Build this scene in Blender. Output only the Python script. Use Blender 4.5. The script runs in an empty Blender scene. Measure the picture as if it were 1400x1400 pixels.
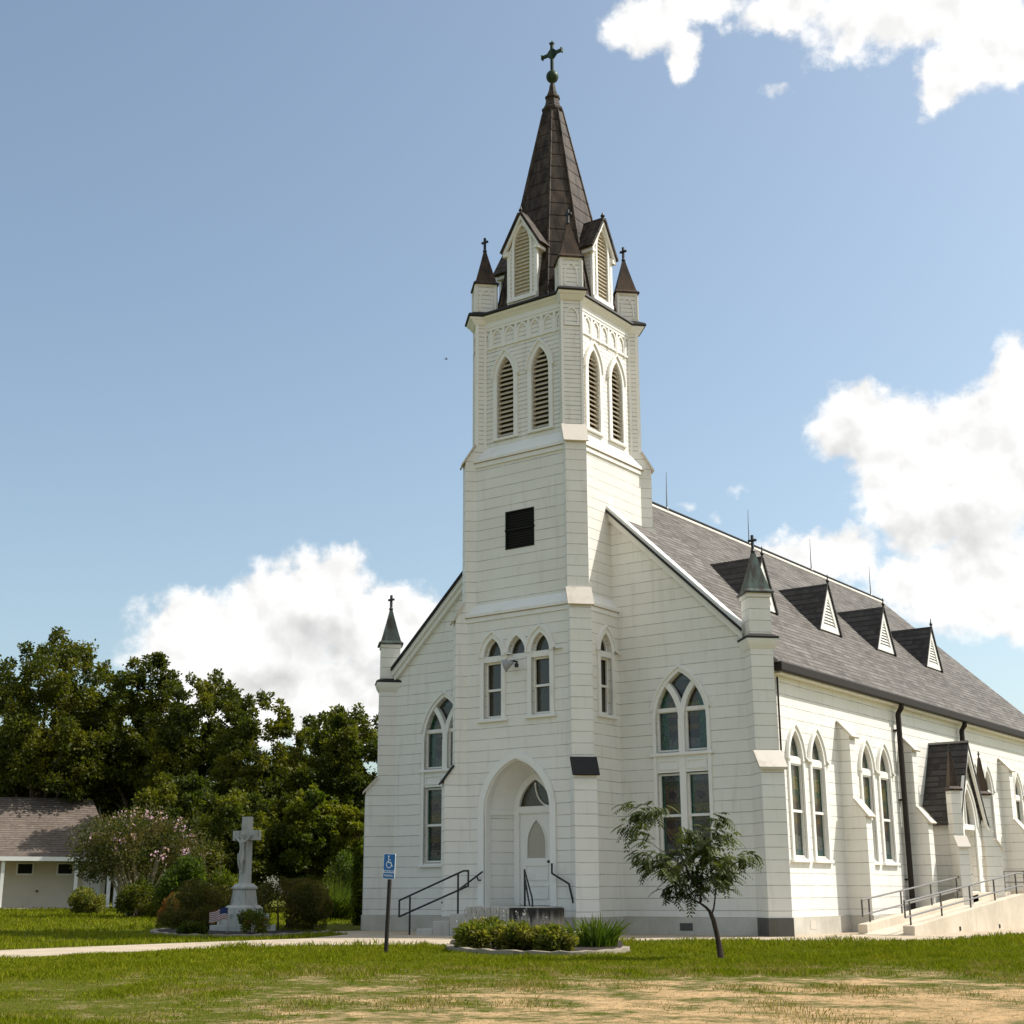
import bpy, math, random
import numpy as np
from mathutils import Vector, Matrix
from mathutils.geometry import tessellate_polygon
S = bpy.context.scene
COL = S.collection
PI = math.pi; RT2 = math.sqrt(2)
random.seed(7)

# ------------------------------------------------------------------ camera
FWD = Vector((-0.5694155, 0.77774933, 0.26621787)); RIGHT = Vector((0.80625607, 0.59155507, -0.00370694)); UPV = Vector((0.16036561, -0.21252899, 0.96390575))
CAM = Vector((19.29258824, -28.15204939, 0.90150137))
cd = bpy.data.cameras.new('camera'); cam = bpy.data.objects.new('camera', cd); COL.objects.link(cam)
m3 = Matrix((RIGHT, UPV, -FWD)).transposed()
cam.matrix_world = Matrix.Translation(CAM) @ m3.to_4x4()
cd.sensor_width = 36; cd.lens = 1890.04/1400*36; cd.clip_end = 3000; cd.clip_start = .1
S.camera = cam; S.cycles.use_denoising = True

# ------------------------------------------------------------------ sun, sky and exposure
SUN = Vector((1.0, 1.05, 1.66)).normalized()
EL = math.asin(SUN.z); AZ = math.atan2(SUN.y, SUN.x)
ld = bpy.data.lights.new('sun', 'SUN'); sun = bpy.data.objects.new('sun', ld); COL.objects.link(sun)
ld.energy = 5.0; ld.angle = math.radians(.53); ld.color = (1.0, .955, .89)
sun.rotation_euler = SUN.to_track_quat('Z', 'Y').to_euler()
S.view_settings.view_transform = 'Standard'; S.view_settings.look = 'None'; S.view_settings.exposure = 0.2; S.view_settings.gamma = 1

W = bpy.data.worlds.new('World'); S.world = W; W.use_nodes = True
def build_world():
    nt = W.node_tree; N = nt.nodes; L = nt.links; N.clear()
    def nd(t, **k):
        n = N.new(t)
        for a, b in k.items(): setattr(n, a, b)
        return n
    def inp(n, i, v):
        if hasattr(v, 'outputs') or isinstance(v, bpy.types.NodeSocket): L.new(v if isinstance(v, bpy.types.NodeSocket) else v.outputs[0], n.inputs[i])
        else: n.inputs[i].default_value = v
    def mth(op, a, b=0.0, c=None, clamp=False):
        n = nd('ShaderNodeMath', operation=op, use_clamp=clamp); inp(n, 0, a); inp(n, 1, b)
        if c is not None: inp(n, 2, c)
        return n.outputs[0]
    sky = nd('ShaderNodeTexSky', sky_type='NISHITA'); sky.sun_disc = False
    sky.sun_elevation = EL; sky.sun_rotation = PI/2-AZ; sky.air_density = 1.0; sky.dust_density = 2.2; sky.ozone_density = 1.3; sky.altitude = 50
    hs = nd('ShaderNodeHueSaturation'); hs.inputs['Saturation'].default_value = .90; hs.inputs['Value'].default_value = SKYV
    L.new(sky.outputs[0], hs.inputs['Color'])
    tc = nd('ShaderNodeTexCoord'); d = tc.outputs['Generated']
    sp = nd('ShaderNodeSeparateXYZ'); L.new(d, sp.inputs[0])
    az = mth('MULTIPLY', mth('ARCTAN2', sp.outputs[1], sp.outputs[0]), 180/PI)
    el = mth('MULTIPLY', mth('ARCSINE', sp.outputs[2]), 180/PI)
    # ragged outline: push the cloud coordinates about with noise before asking how deep inside a cloud they are
    def noise(scale, detail, rough=.55, off=0.0, lac=2.0):
        n = nd('ShaderNodeTexNoise'); n.inputs['Scale'].default_value = scale; n.inputs['Detail'].default_value = detail; n.inputs['Roughness'].default_value = rough; n.inputs['Lacunarity'].default_value = lac
        mp = nd('ShaderNodeMapping'); mp.inputs['Location'].default_value = (off, off*.7, off*1.3); L.new(d, mp.inputs[0]); L.new(mp.outputs[0], n.inputs['Vector'])
        return n
    wn = noise(14, 3); ws = nd('ShaderNodeSeparateXYZ'); L.new(wn.outputs['Color'], ws.inputs[0])
    wn2 = noise(60, 4, .6, 3.0); ws2 = nd('ShaderNodeSeparateXYZ'); L.new(wn2.outputs['Color'], ws2.inputs[0])
    def warp(v, s1, s2, a, b): return mth('ADD', mth('ADD', v, mth('MULTIPLY', mth('SUBTRACT', s1, .5), a)), mth('MULTIPLY', mth('SUBTRACT', s2, .5), b))
    azw = warp(az, ws.outputs[0], ws2.outputs[0], 3.0, 1.5); elw = warp(el, ws.outputs[1], ws2.outputs[1], 2.4, 1.4)
    def field(blobs, A, E, power=None):
        f = None
        for (a, e, ra, re) in blobs:
            u = mth('DIVIDE', mth('SUBTRACT', A, a), ra); v = mth('DIVIDE', mth('SUBTRACT', E, e), re)
            r = mth('SQRT', mth('ADD', mth('MULTIPLY', u, u), mth('MULTIPLY', v, v)))
            g = mth('MULTIPLY', mth('SUBTRACT', 1.0, r), min(ra, re)*.5+.5)
            if f is None: f = g
            else:
                n = nd('ShaderNodeMath', operation='SMOOTH_MAX'); inp(n, 0, f); inp(n, 1, g); n.inputs[2].default_value = .25; f = n.outputs[0]
        return f
    F = field(CLOUDS, azw, elw)
    fb = noise(34, 9, .62, 1.7)
    fl = noise(34, 3.0, .5, 1.7); fs = nd('ShaderNodeTexNoise'); fs.inputs['Scale'].default_value = 34; fs.inputs['Detail'].default_value = 3.0; fs.inputs['Roughness'].default_value = .5; fm = nd('ShaderNodeMapping'); dl = (RIGHT*.55+UPV*.85)*.011; fm.inputs['Location'].default_value = (1.7+dl.x, 1.7*.7+dl.y, 1.7*1.3+dl.z); L.new(d, fm.inputs[0]); L.new(fm.outputs[0], fs.inputs['Vector'])   # the same billows a little nearer the sun: where they thin out the cloud is lit
    dens = mth('ADD', F, mth('MULTIPLY', mth('SUBTRACT', fb.outputs[0], .5), 1.7))
    mr = nd('ShaderNodeMapRange', interpolation_type='SMOOTHSTEP'); L.new(dens, mr.inputs[0]); mr.inputs[1].default_value = -.30; mr.inputs[2].default_value = .36
    # thin veil near the big clouds
    wf = field(WISPS, azw, elw); wfb = noise(70, 7, .6, 5.0)
    wd = mth('ADD', wf, mth('MULTIPLY', mth('SUBTRACT', wfb.outputs[0], .5), 1.5))
    wm = nd('ShaderNodeMapRange', interpolation_type='SMOOTHSTEP'); L.new(wd, wm.inputs[0]); wm.inputs[1].default_value = 0; wm.inputs[2].default_value = .9; wm.inputs[4].default_value = .55
    # broken cloud added over the unseen sky to brighten the shaded front
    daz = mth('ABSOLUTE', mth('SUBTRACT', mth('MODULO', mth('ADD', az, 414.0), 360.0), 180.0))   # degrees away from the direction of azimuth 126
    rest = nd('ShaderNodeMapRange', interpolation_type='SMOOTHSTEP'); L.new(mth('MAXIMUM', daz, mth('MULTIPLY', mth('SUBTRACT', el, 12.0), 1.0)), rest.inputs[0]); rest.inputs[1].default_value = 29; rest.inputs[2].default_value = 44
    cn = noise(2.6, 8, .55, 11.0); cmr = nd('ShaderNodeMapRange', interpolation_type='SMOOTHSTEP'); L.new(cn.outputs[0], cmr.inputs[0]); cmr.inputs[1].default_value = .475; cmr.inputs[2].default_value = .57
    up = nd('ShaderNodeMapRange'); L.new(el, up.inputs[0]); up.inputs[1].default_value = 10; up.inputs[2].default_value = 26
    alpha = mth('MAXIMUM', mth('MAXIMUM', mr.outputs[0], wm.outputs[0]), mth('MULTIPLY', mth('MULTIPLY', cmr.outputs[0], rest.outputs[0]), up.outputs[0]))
    # grey undersides: a second field, plus billow detail from noise seen from the sun's side
    gfield = field(GREYS, azw, elw); fb2 = noise(22, 6, .55, 8.0)
    g = mth('ADD', mth('MULTIPLY', gfield, 1.1), mth('MULTIPLY', mth('SUBTRACT', fb2.outputs[0], .5), 1.0))
    gm = nd('ShaderNodeMapRange', interpolation_type='SMOOTHSTEP'); L.new(g, gm.inputs[0]); gm.inputs[1].default_value = -.35; gm.inputs[2].default_value = 1.7
    fb3 = noise(42, 7, .6, 1.73)
    bil = nd('ShaderNodeMapRange'); L.new(mth('ADD', mth('SUBTRACT', fl.outputs[0], fs.outputs[0]), mth('MULTIPLY', mth('SUBTRACT', fb3.outputs[0], .5), .25)), bil.inputs[0]); bil.inputs[1].default_value = -.16; bil.inputs[2].default_value = .06; bil.inputs[3].default_value = .86; bil.inputs[4].default_value = 1.03
    cm = nd('ShaderNodeMix', data_type='RGBA'); cm.inputs[6].default_value = (6.2, 6.17, 6.1, 1); cm.inputs[7].default_value = (4.25, 4.25, 4.25, 1); L.new(gm.outputs[0], cm.inputs[0])
    cb = nd('ShaderNodeMix', data_type='RGBA', blend_type='MULTIPLY'); cb.inputs[0].default_value = 1; L.new(cm.outputs[2], cb.inputs[6]); L.new(bil.outputs[0], cb.inputs[7])
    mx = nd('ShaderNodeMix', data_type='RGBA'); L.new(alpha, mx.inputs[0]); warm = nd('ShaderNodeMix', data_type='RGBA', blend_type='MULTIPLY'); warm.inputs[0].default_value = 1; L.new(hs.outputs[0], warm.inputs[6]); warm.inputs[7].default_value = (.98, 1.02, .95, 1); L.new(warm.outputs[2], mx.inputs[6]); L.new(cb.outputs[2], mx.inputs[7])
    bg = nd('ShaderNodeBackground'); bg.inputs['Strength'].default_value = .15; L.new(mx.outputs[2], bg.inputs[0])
    out = nd('ShaderNodeOutputWorld'); L.new(bg.outputs[0], out.inputs[0])
SKYV = 1.04
# clouds as azimuth, elevation and half-sizes in degrees: a bank behind the church's left, a tall one to its right, one overhead
CLOUDS = [(138.31,9.83,3.26,2.21),(135.08,10.81,3.33,2.54),(133.93,12.33,1.83,1.8),(131.74,10.58,3.67,2.1),(139.51,10.38,1.76,1.47),(129.92,10.9,2.15,1.51),(135.26,7.55,5.99,1.77),(133.35,13.4,.86,.84),
 (111.46,18.73,1.64,1.17),(109.9,17.72,2.32,2.03),(112.43,17.92,1.35,.88),(107.88,15.79,3.62,3.16),(105.77,17.02,2.2,2.83),(106.76,18.57,1.97,1.14),(109.42,14.75,1.99,1.74),(113.96,12.98,1.77,1.04),(107.41,11.7,3.26,2.0),(112.46,13.2,1.75,1.03),(104.94,19.5,1.11,1.68),(105.87,10.45,2.13,1.41),(109.37,11.84,2.24,1.16),
 (119.87,34.78,1.89,1.2),(118.38,33.61,.85,.94),(118.13,35.2,3.06,.79),(113.08,34.71,2.3,.79),(107.6,33.94,4.6,1.5),(104.66,32.6,2.6,1.9),(106.63,31.18,1.21,1.18),(109.88,33.55,.96,.91)]
WISPS = [(113.89,31.86,.72,.33),(116.51,16.1,.55,.36),(117.34,14.87,.61,.3),(119.17,15.37,.62,.27)]
GREYS = [(107.22,13.7,2.48,1.43),(109.52,13.45,1.7,.87),(134.15,9.94,2.72,1.49),(131.7,8.49,3.03,1.19),(135.88,8.42,2.98,.88),(112.15,17.61,1.19,1.03)]
build_world()

# ------------------------------------------------------------------ helpers: materials
def mat(name, col=(.5,.5,.5), rough=.7, spec=.3, metal=0.0):
    m = bpy.data.materials.new(name); m.use_nodes = True; b = m.node_tree.nodes['Principled BSDF']
    b.inputs['Base Color'].default_value = (*col, 1); b.inputs['Roughness'].default_value = rough; b.inputs['Metallic'].default_value = metal
    b.inputs['Specular IOR Level'].default_value = spec
    return m
class NT:
    def __init__(s, m): s.m = m; s.t = m.node_tree; s.N = s.t.nodes; s.L = s.t.links; s.b = s.N['Principled BSDF']
    def nd(s, t, **k):
        n = s.N.new(t)
        for a, b in k.items(): setattr(n, a, b)
        return n
    def set(s, n, i, v):
        if isinstance(v, bpy.types.NodeSocket): s.L.new(v, n.inputs[i])
        else: n.inputs[i].default_value = v
    def math(s, op, a, b=0.0, c=None, clamp=False):
        n = s.nd('ShaderNodeMath', operation=op, use_clamp=clamp); s.set(n, 0, a); s.set(n, 1, b)
        if c is not None: s.set(n, 2, c)
        return n.outputs[0]
    def noise(s, vec, scale, detail=3, rough=.55, sc3=None):
        n = s.nd('ShaderNodeTexNoise'); n.inputs['Scale'].default_value = scale; n.inputs['Detail'].default_value = detail; n.inputs['Roughness'].default_value = rough
        if sc3:
            mp = s.nd('ShaderNodeMapping'); mp.inputs['Scale'].default_value = sc3; s.L.new(vec, mp.inputs[0]); vec = mp.outputs[0]
        s.L.new(vec, n.inputs['Vector']); return n.outputs[0]
    def mr(s, v, a, b, c=0.0, d=1.0, smooth=True):
        n = s.nd('ShaderNodeMapRange', interpolation_type='SMOOTHSTEP' if smooth else 'LINEAR'); s.set(n, 0, v)
        for i, x in enumerate((a, b, c, d)): n.inputs[i+1].default_value = x
        return n.outputs[0]
    def mix(s, f, a, b, blend='MIX'):
        n = s.nd('ShaderNodeMix', data_type='RGBA', blend_type=blend); s.set(n, 0, f)
        for i, x in ((6, a), (7, b)): s.set(n, i, x if isinstance(x, bpy.types.NodeSocket) else (*x, 1))
        return n.outputs[2]
    def col(s, v): s.L.new(v, s.b.inputs['Base Color'])
    def bump(s, h, dist, strength=1.0):
        n = s.nd('ShaderNodeBump'); n.inputs['Distance'].default_value = dist; n.inputs['Strength'].default_value = strength; s.L.new(h, n.inputs['Height']); s.L.new(n.outputs[0], s.b.inputs['Normal'])
    def obj(s): return s.nd('ShaderNodeTexCoord').outputs['Object']
    def gen(s): return s.nd('ShaderNodeTexCoord').outputs['Generated']
    def uv(s): return s.nd('ShaderNodeTexCoord').outputs['UV']
    def pos(s): return s.nd('ShaderNodeNewGeometry').outputs['Position']
    def sep(s, v):
        n = s.nd('ShaderNodeSeparateXYZ'); s.L.new(v, n.inputs[0]); return n.outputs

WHITE = (.82, .797, .738)
def siding(name, sp, off=0.0, gap=.052, dark=.26, JL=3.7):
    m = mat(name, WHITE, .55, .3); n = NT(m); uv = n.uv(); u, v, _ = n.sep(uv)
    wob = n.math('MULTIPLY', n.math('SUBTRACT', n.noise(uv, 1.2, 3), .5), .012)
    t = n.math('DIVIDE', n.math('ADD', n.math('ADD', v, off), wob), sp); fr = n.math('FRACT', t); row = n.math('FLOOR', t)
    # dark lap line, stronger here and there
    ln = n.mr(fr, gap*.55, gap*1.25, 1, 0)
    strength = n.mr(n.noise(uv, 2.2, 4, .6, (1, 3, 1)), .28, .66, .26, .82)
    wn = n.nd('ShaderNodeTexWhiteNoise', noise_dimensions='1D'); n.L.new(row, wn.inputs['W'])
    base = n.mix(n.mr(n.noise(uv, .7, 5, .6), .3, .7), (.83, .807, .745), (.77, .742, .672))
    base = n.mix(n.math('MULTIPLY', wn.outputs['Value'], .45), base, (.76, .725, .645))
    wj = n.nd('ShaderNodeTexWhiteNoise', noise_dimensions='1D'); n.L.new(n.math('ADD', row, 37.3), wj.inputs['W'])
    q = n.math('ADD', n.math('DIVIDE', u, JL), n.math('MULTIPLY', wj.outputs['Value'], 7.0)); jf = n.math('FRACT', q); cell = n.math('FLOOR', q)
    wc = n.nd('ShaderNodeTexWhiteNoise', noise_dimensions='2D'); cb = n.nd('ShaderNodeCombineXYZ'); n.L.new(cell, cb.inputs[0]); n.L.new(row, cb.inputs[1]); n.L.new(cb.outputs[0], wc.inputs['Vector'])
    base = n.mix(n.math('MULTIPLY', wc.outputs['Value'], .2), base, (.70, .675, .615))
    base = n.mix(n.math('MULTIPLY', n.mr(jf, .0022, .004, 1, 0), .13), base, (.25, .22, .18))
    # streaks of dirt running down
    st = n.mr(n.noise(uv, 1.0, 5, .65, (5, .55, 1)), .50, .78, 0, .5)
    base = n.mix(st, base, (.55, .51, .44))
    sp2 = n.mr(n.noise(uv, 26, 2, .6), .72, .78, 0, .35); base = n.mix(sp2, base, (.42, .38, .32))
    n.col(n.mix(n.math('MULTIPLY', ln, strength), base, (dark*.5, dark*.45, dark*.37)))
    h = n.math('ADD', n.math('MULTIPLY', n.math('SUBTRACT', 1.0, fr), 1.0), n.math('MULTIPLY', n.noise(uv, 9, 4, .6, (.6, 2, 1)), .45))
    n.bump(h, sp*.045, .8)
    return m
def paint(name, col=WHITE, rough=.5, dirt=.35):
    m = mat(name, col, rough, .35); n = NT(m); p = n.obj()
    d = n.mr(n.noise(p, 1.6, 6, .65), .5, .78, 0, dirt); c = n.mix(d, col, (col[0]*.66, col[1]*.62, col[2]*.54))
    s = n.mr(n.noise(p, 30, 3, .6), .66, .74, 0, .3*dirt/.35); n.col(n.mix(s, c, (.36, .30, .23)))
    n.bump(n.noise(p, 40, 4, .6), .004, .5); return m
def shingle(name, c1, c2, row=.14, wid=.30, rust=True, bump=.018):
    m = mat(name, c1, .85, .2); n = NT(m); uv = n.uv()
    br = n.nd('ShaderNodeTexBrick'); n.L.new(uv, br.inputs['Vector']); br.offset = .5; br.inputs['Scale'].default_value = 1; br.inputs['Brick Width'].default_value = wid; br.inputs['Row Height'].default_value = row
    br.inputs['Mortar Size'].default_value = .008; br.inputs['Mortar Smooth'].default_value = .3; br.inputs['Bias'].default_value = 0
    br.inputs['Color1'].default_value = (0, 0, 0, 1); br.inputs['Color2'].default_value = (1, 1, 1, 1); br.inputs['Mortar'].default_value = (.5, .5, .5, 1)
    u, v, _ = n.sep(uv); fr = n.math('FRACT', n.math('DIVIDE', v, row))
    c = n.mix(br.outputs['Color'], c1, c2); c = n.mix(n.mr(n.noise(uv, .35, 6, .62), .35, .7, 0, .6), c, (c1[0]*.62, c1[1]*.60, c1[2]*.58))
    c = n.mix(n.mr(n.noise(uv, 5, 5, .7), .42, .7, 0, .5), c, (c2[0]*1.25, c2[1]*1.25, c2[2]*1.25))
    bs = n.nd('ShaderNodeSeparateColor'); n.L.new(br.outputs['Color'], bs.inputs[0]); c = n.mix(n.math('MULTIPLY', n.mr(fr, .06, .34, 1, 0), n.mr(bs.outputs[0], .1, .8, .35, .95)), c, (.02, .018, .016))  # shadow line painted along each course, its darkness varying by shingle
    if rust: c = n.mix(n.mr(n.noise(uv, .55, 5, .7), .70, .80, 0, .55), c, (.24, .13, .07))
    n.col(c)
    h = n.math('ADD', n.math('SUBTRACT', 1.0, fr), n.math('MULTIPLY', n.noise(uv, 30, 3), .35)); n.bump(h, bump, 1.0); return m
def metalsheet(name, c1, c2, rough=.5, metal=.4, row=0):
    m = mat(name, c1, rough, .14, metal); n = NT(m); p = n.obj(); uv = n.uv()
    c = n.mix(n.mr(n.noise(p, 2.6, 6, .65, (2.5, 2.5, .5)), .35, .68), c1, c2)
    if row:
        u, v, _ = n.sep(uv); fr = n.math('FRACT', n.math('DIVIDE', v, row)); c = n.mix(n.mr(fr, .02, .07, .85, 0), c, (c1[0]*.3, c1[1]*.3, c1[2]*.3)); n.bump(n.mr(fr, .0, .12, 0, 1), .02, .8)
    n.col(c); return m
def concrete(name, c=(.50, .46, .39), stain=.25, dark=(.16, .14, .11)):
    m = mat(name, c, .85, .2); n = NT(m); p = n.obj()
    a = n.mix(n.mr(n.noise(p, 1.1, 6, .65), .35, .7), c, (c[0]*.78, c[1]*.77, c[2]*.74)); a = n.mix(n.mr(n.noise(p, 60, 3, .6), .35, .7, 0, .35), a, (c[0]*.6, c[1]*.6, c[2]*.58))
    a = n.mix(n.mr(n.noise(p, 2.4, 6, .7, (3, 3, .5)), .52, .7, 0, stain), a, dark); n.col(a); n.bump(n.noise(p, 45, 4, .6), .006, .7); return m
def foliage(name, c1, c2, c3=None, trans=.35, rough=.55, scale=.6):
    m = mat(name, c1, rough, .22); n = NT(m); g = n.nd('ShaderNodeNewGeometry'); rnd = g.outputs['Random Per Island']
    c = n.mix(rnd, c1, c2); c = n.mix(n.mr(n.noise(g.outputs['Position'], scale, 3), .42, .66), c, c3 or c2); n.col(c)
    tr = n.nd('ShaderNodeBsdfTranslucent'); bc = n.nd('ShaderNodeMix', data_type='RGBA', blend_type='MULTIPLY'); bc.inputs[0].default_value = 1; n.L.new(c, bc.inputs[6]); bc.inputs[7].default_value = (1.5, 1.6, .7, 1); n.L.new(bc.outputs[2], tr.inputs[0])
    mx = n.nd('ShaderNodeMixShader'); mx.inputs[0].default_value = trans; n.L.new(n.b.outputs[0], mx.inputs[1]); n.L.new(tr.outputs[0], mx.inputs[2]); n.L.new(mx.outputs[0], n.N['Material Output'].inputs['Surface'])
    return m
def bark(name, c=(.10, .075, .055)):
    m = mat(name, c, .9, .1); n = NT(m); p = n.obj(); n.col(n.mix(n.mr(n.noise(p, 6, 5, .7, (2, 2, .5)), .35, .65), c, (c[0]*1.9, c[1]*1.85, c[2]*1.8))); n.bump(n.noise(p, 14, 5, .7, (2, 2, .4)), .02, 1); return m

M = {}
M['siding'] = siding('wide_white_siding', .262)
M['siding_fine'] = siding('narrow_white_siding', .118, .02, .15, .16)
M['trim'] = paint('white_trim_paint', (.81, .79, .74)); M['reveal'] = paint('white_frame_paint', (.79, .765, .71), dirt=.5)
M['drip'] = paint('stained_drip_edge', (.42, .33, .22), .8, .9); M['sill'] = paint('aged_cap_paint', (.60, .54, .46), .7, .9)
M['roof'] = shingle('grey_shingle', (.078, .069, .060), (.190, .173, .153), .20, .42, True, .03)
M['roof_shade'] = shingle('shaded_roof_shingle', (.038, .034, .031), (.085, .077, .070), .19, .42, False, .05)  # grey roof shingle with the shade of dormer slopes put into a darker colour
M['slate'] = metalsheet('brown_spire_sheet', (.022, .016, .012), (.080, .058, .041), .65, .0, .42)
M['slate_small'] = metalsheet('brown_pinnacle_sheet', (.030, .022, .018), (.085, .055, .034), .5, .2)
M['copper'] = metalsheet('verdigris_copper', (.045, .038, .030), (.095, .125, .110), .5, .3)
M['verdigris'] = metalsheet('green_copper', (.018, .030, .019), (.055, .085, .055), .5, .3)
M['iron'] = mat('black_iron', (.018, .017, .016), .5, .4); M['blackedge'] = mat('black_drip_edge', (.015, .014, .013), .6, .3)
M['gutter'] = mat('dark_brown_gutter', (.022, .016, .013), .6, .2)
M['galv'] = mat('grey_rail_metal', (.23, .22, .21), .45, .4, .5); M['galv_dark'] = mat('dark_rail_post', (.10, .095, .09), .5, .4, .4)
M['foundation'] = concrete('painted_foundation', (.60, .57, .50), .35, (.33, .30, .25)); M['rockface'] = concrete('dark_rock_face', (.13, .125, .11), .6, (.04, .04, .035))
M['concrete'] = concrete('pale_concrete', (.64, .56, .45), .42, (.40, .33, .25)); M['step'] = concrete('grey_step_concrete', (.52, .50, .45), .3, (.22, .2, .17)); M['stained'] = concrete('stained_concrete', (.34, .31, .27), 1.0, (.022, .019, .016))
_m = M['stained']; _n = NT(_m); _p = _n.obj(); _x, _y, _z = _n.sep(_p); _old = _n.b.inputs['Base Color'].links[0].from_socket; _n.col(_n.mix(_n.mr(_n.math('ADD', _z, _n.math('MULTIPLY', _n.math('SUBTRACT', _n.noise(_p, 4, 5, .7, (3, 3, .25)), .5), .9)), .28, .52, 0, .93), _old, (.018, .016, .013)))
M['granite'] = concrete('pale_granite', (.46, .455, .42), .8, (.15, .145, .125)); M['louver'] = paint('louver_paint', (.60, .54, .44), .6, .6)
M['trim_tan'] = paint('tan_louver_paint', (.62, .56, .46), .6, .4); M['louver_gap'] = mat('louver_dark', (.075, .054, .034), .9, .1); M['screen'] = mat('dark_mesh_screen', (.012, .012, .012), .7, .2); M['blind'] = paint('blind_slats', (.50, .46, .38), .6, .2)
M['bark'] = bark('brown_bark'); M['bark_dark'] = bark('dark_bark', (.045, .034, .026)); M['bark_pale'] = bark('pale_bark', (.30, .25, .19)); M['mulch'] = concrete('dark_mulch', (.035, .026, .02), .5, (.012, .01, .008))

def stained():
    m = mat('stained_glass', (.05, .05, .05), .12, .6); n = NT(m); x, y, z = n.sep(n.gen())
    p = n.obj()
    ex = n.math('MULTIPLY', n.math('ABSOLUTE', n.math('SUBTRACT', x, .5)), 2)
    border = n.mr(ex, .60, .64, 0, 1)
    nz = n.noise(p, 7, 4)
    zz = n.math('ADD', z, n.math('MULTIPLY', n.math('SUBTRACT', nz, .5), .05))
    ramp = n.nd('ShaderNodeValToRGB'); n.L.new(zz, ramp.inputs[0]); e = ramp.color_ramp; e.interpolation = 'CONSTANT'
    stops = [(0, (.05,.20,.19)), (.06, (.25,.26,.24)), (.17, (.06,.04,.04)), (.27, (.22,.14,.03)), (.34, (.07,.035,.02)), (.44, (.24,.17,.035)), (.49, (.05,.11,.04)), (.53, (.30,.25,.045)), (.63, (.14,.10,.035)), (.72, (.19,.17,.07)), (.84, (.12,.13,.08)), (.90, (.22,.28,.30)), (.96, (.06,.17,.18))]
    while len(e.elements) < len(stops): e.elements.new(.5)
    for el_, (q, c) in zip(e.elements, stops): el_.position = q; el_.color = (*c, 1)
    # medallion in the upper sash
    mx = n.math('DIVIDE', n.math('SUBTRACT', x, .5), .27); mz = n.math('DIVIDE', n.math('SUBTRACT', z, .735), .075)
    r = n.math('SQRT', n.math('ADD', n.math('MULTIPLY', mx, mx), n.math('MULTIPLY', mz, mz)))
    c = n.mix(n.mr(r, 1.0, 1.1, 1, 0), ramp.outputs[0], (.20, .14, .10)); c = n.mix(n.mr(r, .62, .7, 1, 0), c, (.035, .02, .025))
    c = n.mix(border, c, (.035, .22, .12)); c = n.mix(n.mr(ex, .86, .9, 0, 1), c, (.20, .24, .22))
    vo = n.nd('ShaderNodeTexVoronoi'); vo.feature = 'DISTANCE_TO_EDGE'; vo.inputs['Scale'].default_value = 9; n.L.new(p, vo.inputs['Vector'])
    vc = n.nd('ShaderNodeTexVoronoi'); vc.inputs['Scale'].default_value = 9; n.L.new(p, vc.inputs['Vector'])
    c = n.mix(.30, c, n.mix(1.0, c, vc.outputs['Color'], 'MULTIPLY'))
    lead = n.mr(vo.outputs['Distance'], .02, .045, 1, 0); c = n.mix(lead, c, (.012, .012, .012)); n.col(n.mix(1.0, c, (.33, .33, .33), 'MULTIPLY'))
    n.bump(n.noise(p, 14, 3), .01, .35); return m
M['stained'+'_glass'] = stained()
def dark_glass():
    m = mat('leaded_dark_glass', (.02, .022, .02), .1, .6); n = NT(m); p = n.obj(); x, y, z = n.sep(p)
    f = n.math('FRACT', n.math('MULTIPLY', n.math('ADD', x, z), 9)); g = n.math('FRACT', n.math('MULTIPLY', n.math('SUBTRACT', x, z), 9))
    l = n.math('MAXIMUM', n.mr(f, .0, .12, 1, 0), n.mr(g, .0, .12, 1, 0)); n.col(n.mix(l, n.mix(n.noise(p, 5, 3), (.012, .016, .014), (.07, .055, .02)), (.03, .03, .028))); n.bump(n.noise(p, 12, 3), .01, .35); return m
M['dark_glass'] = dark_glass()

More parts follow.
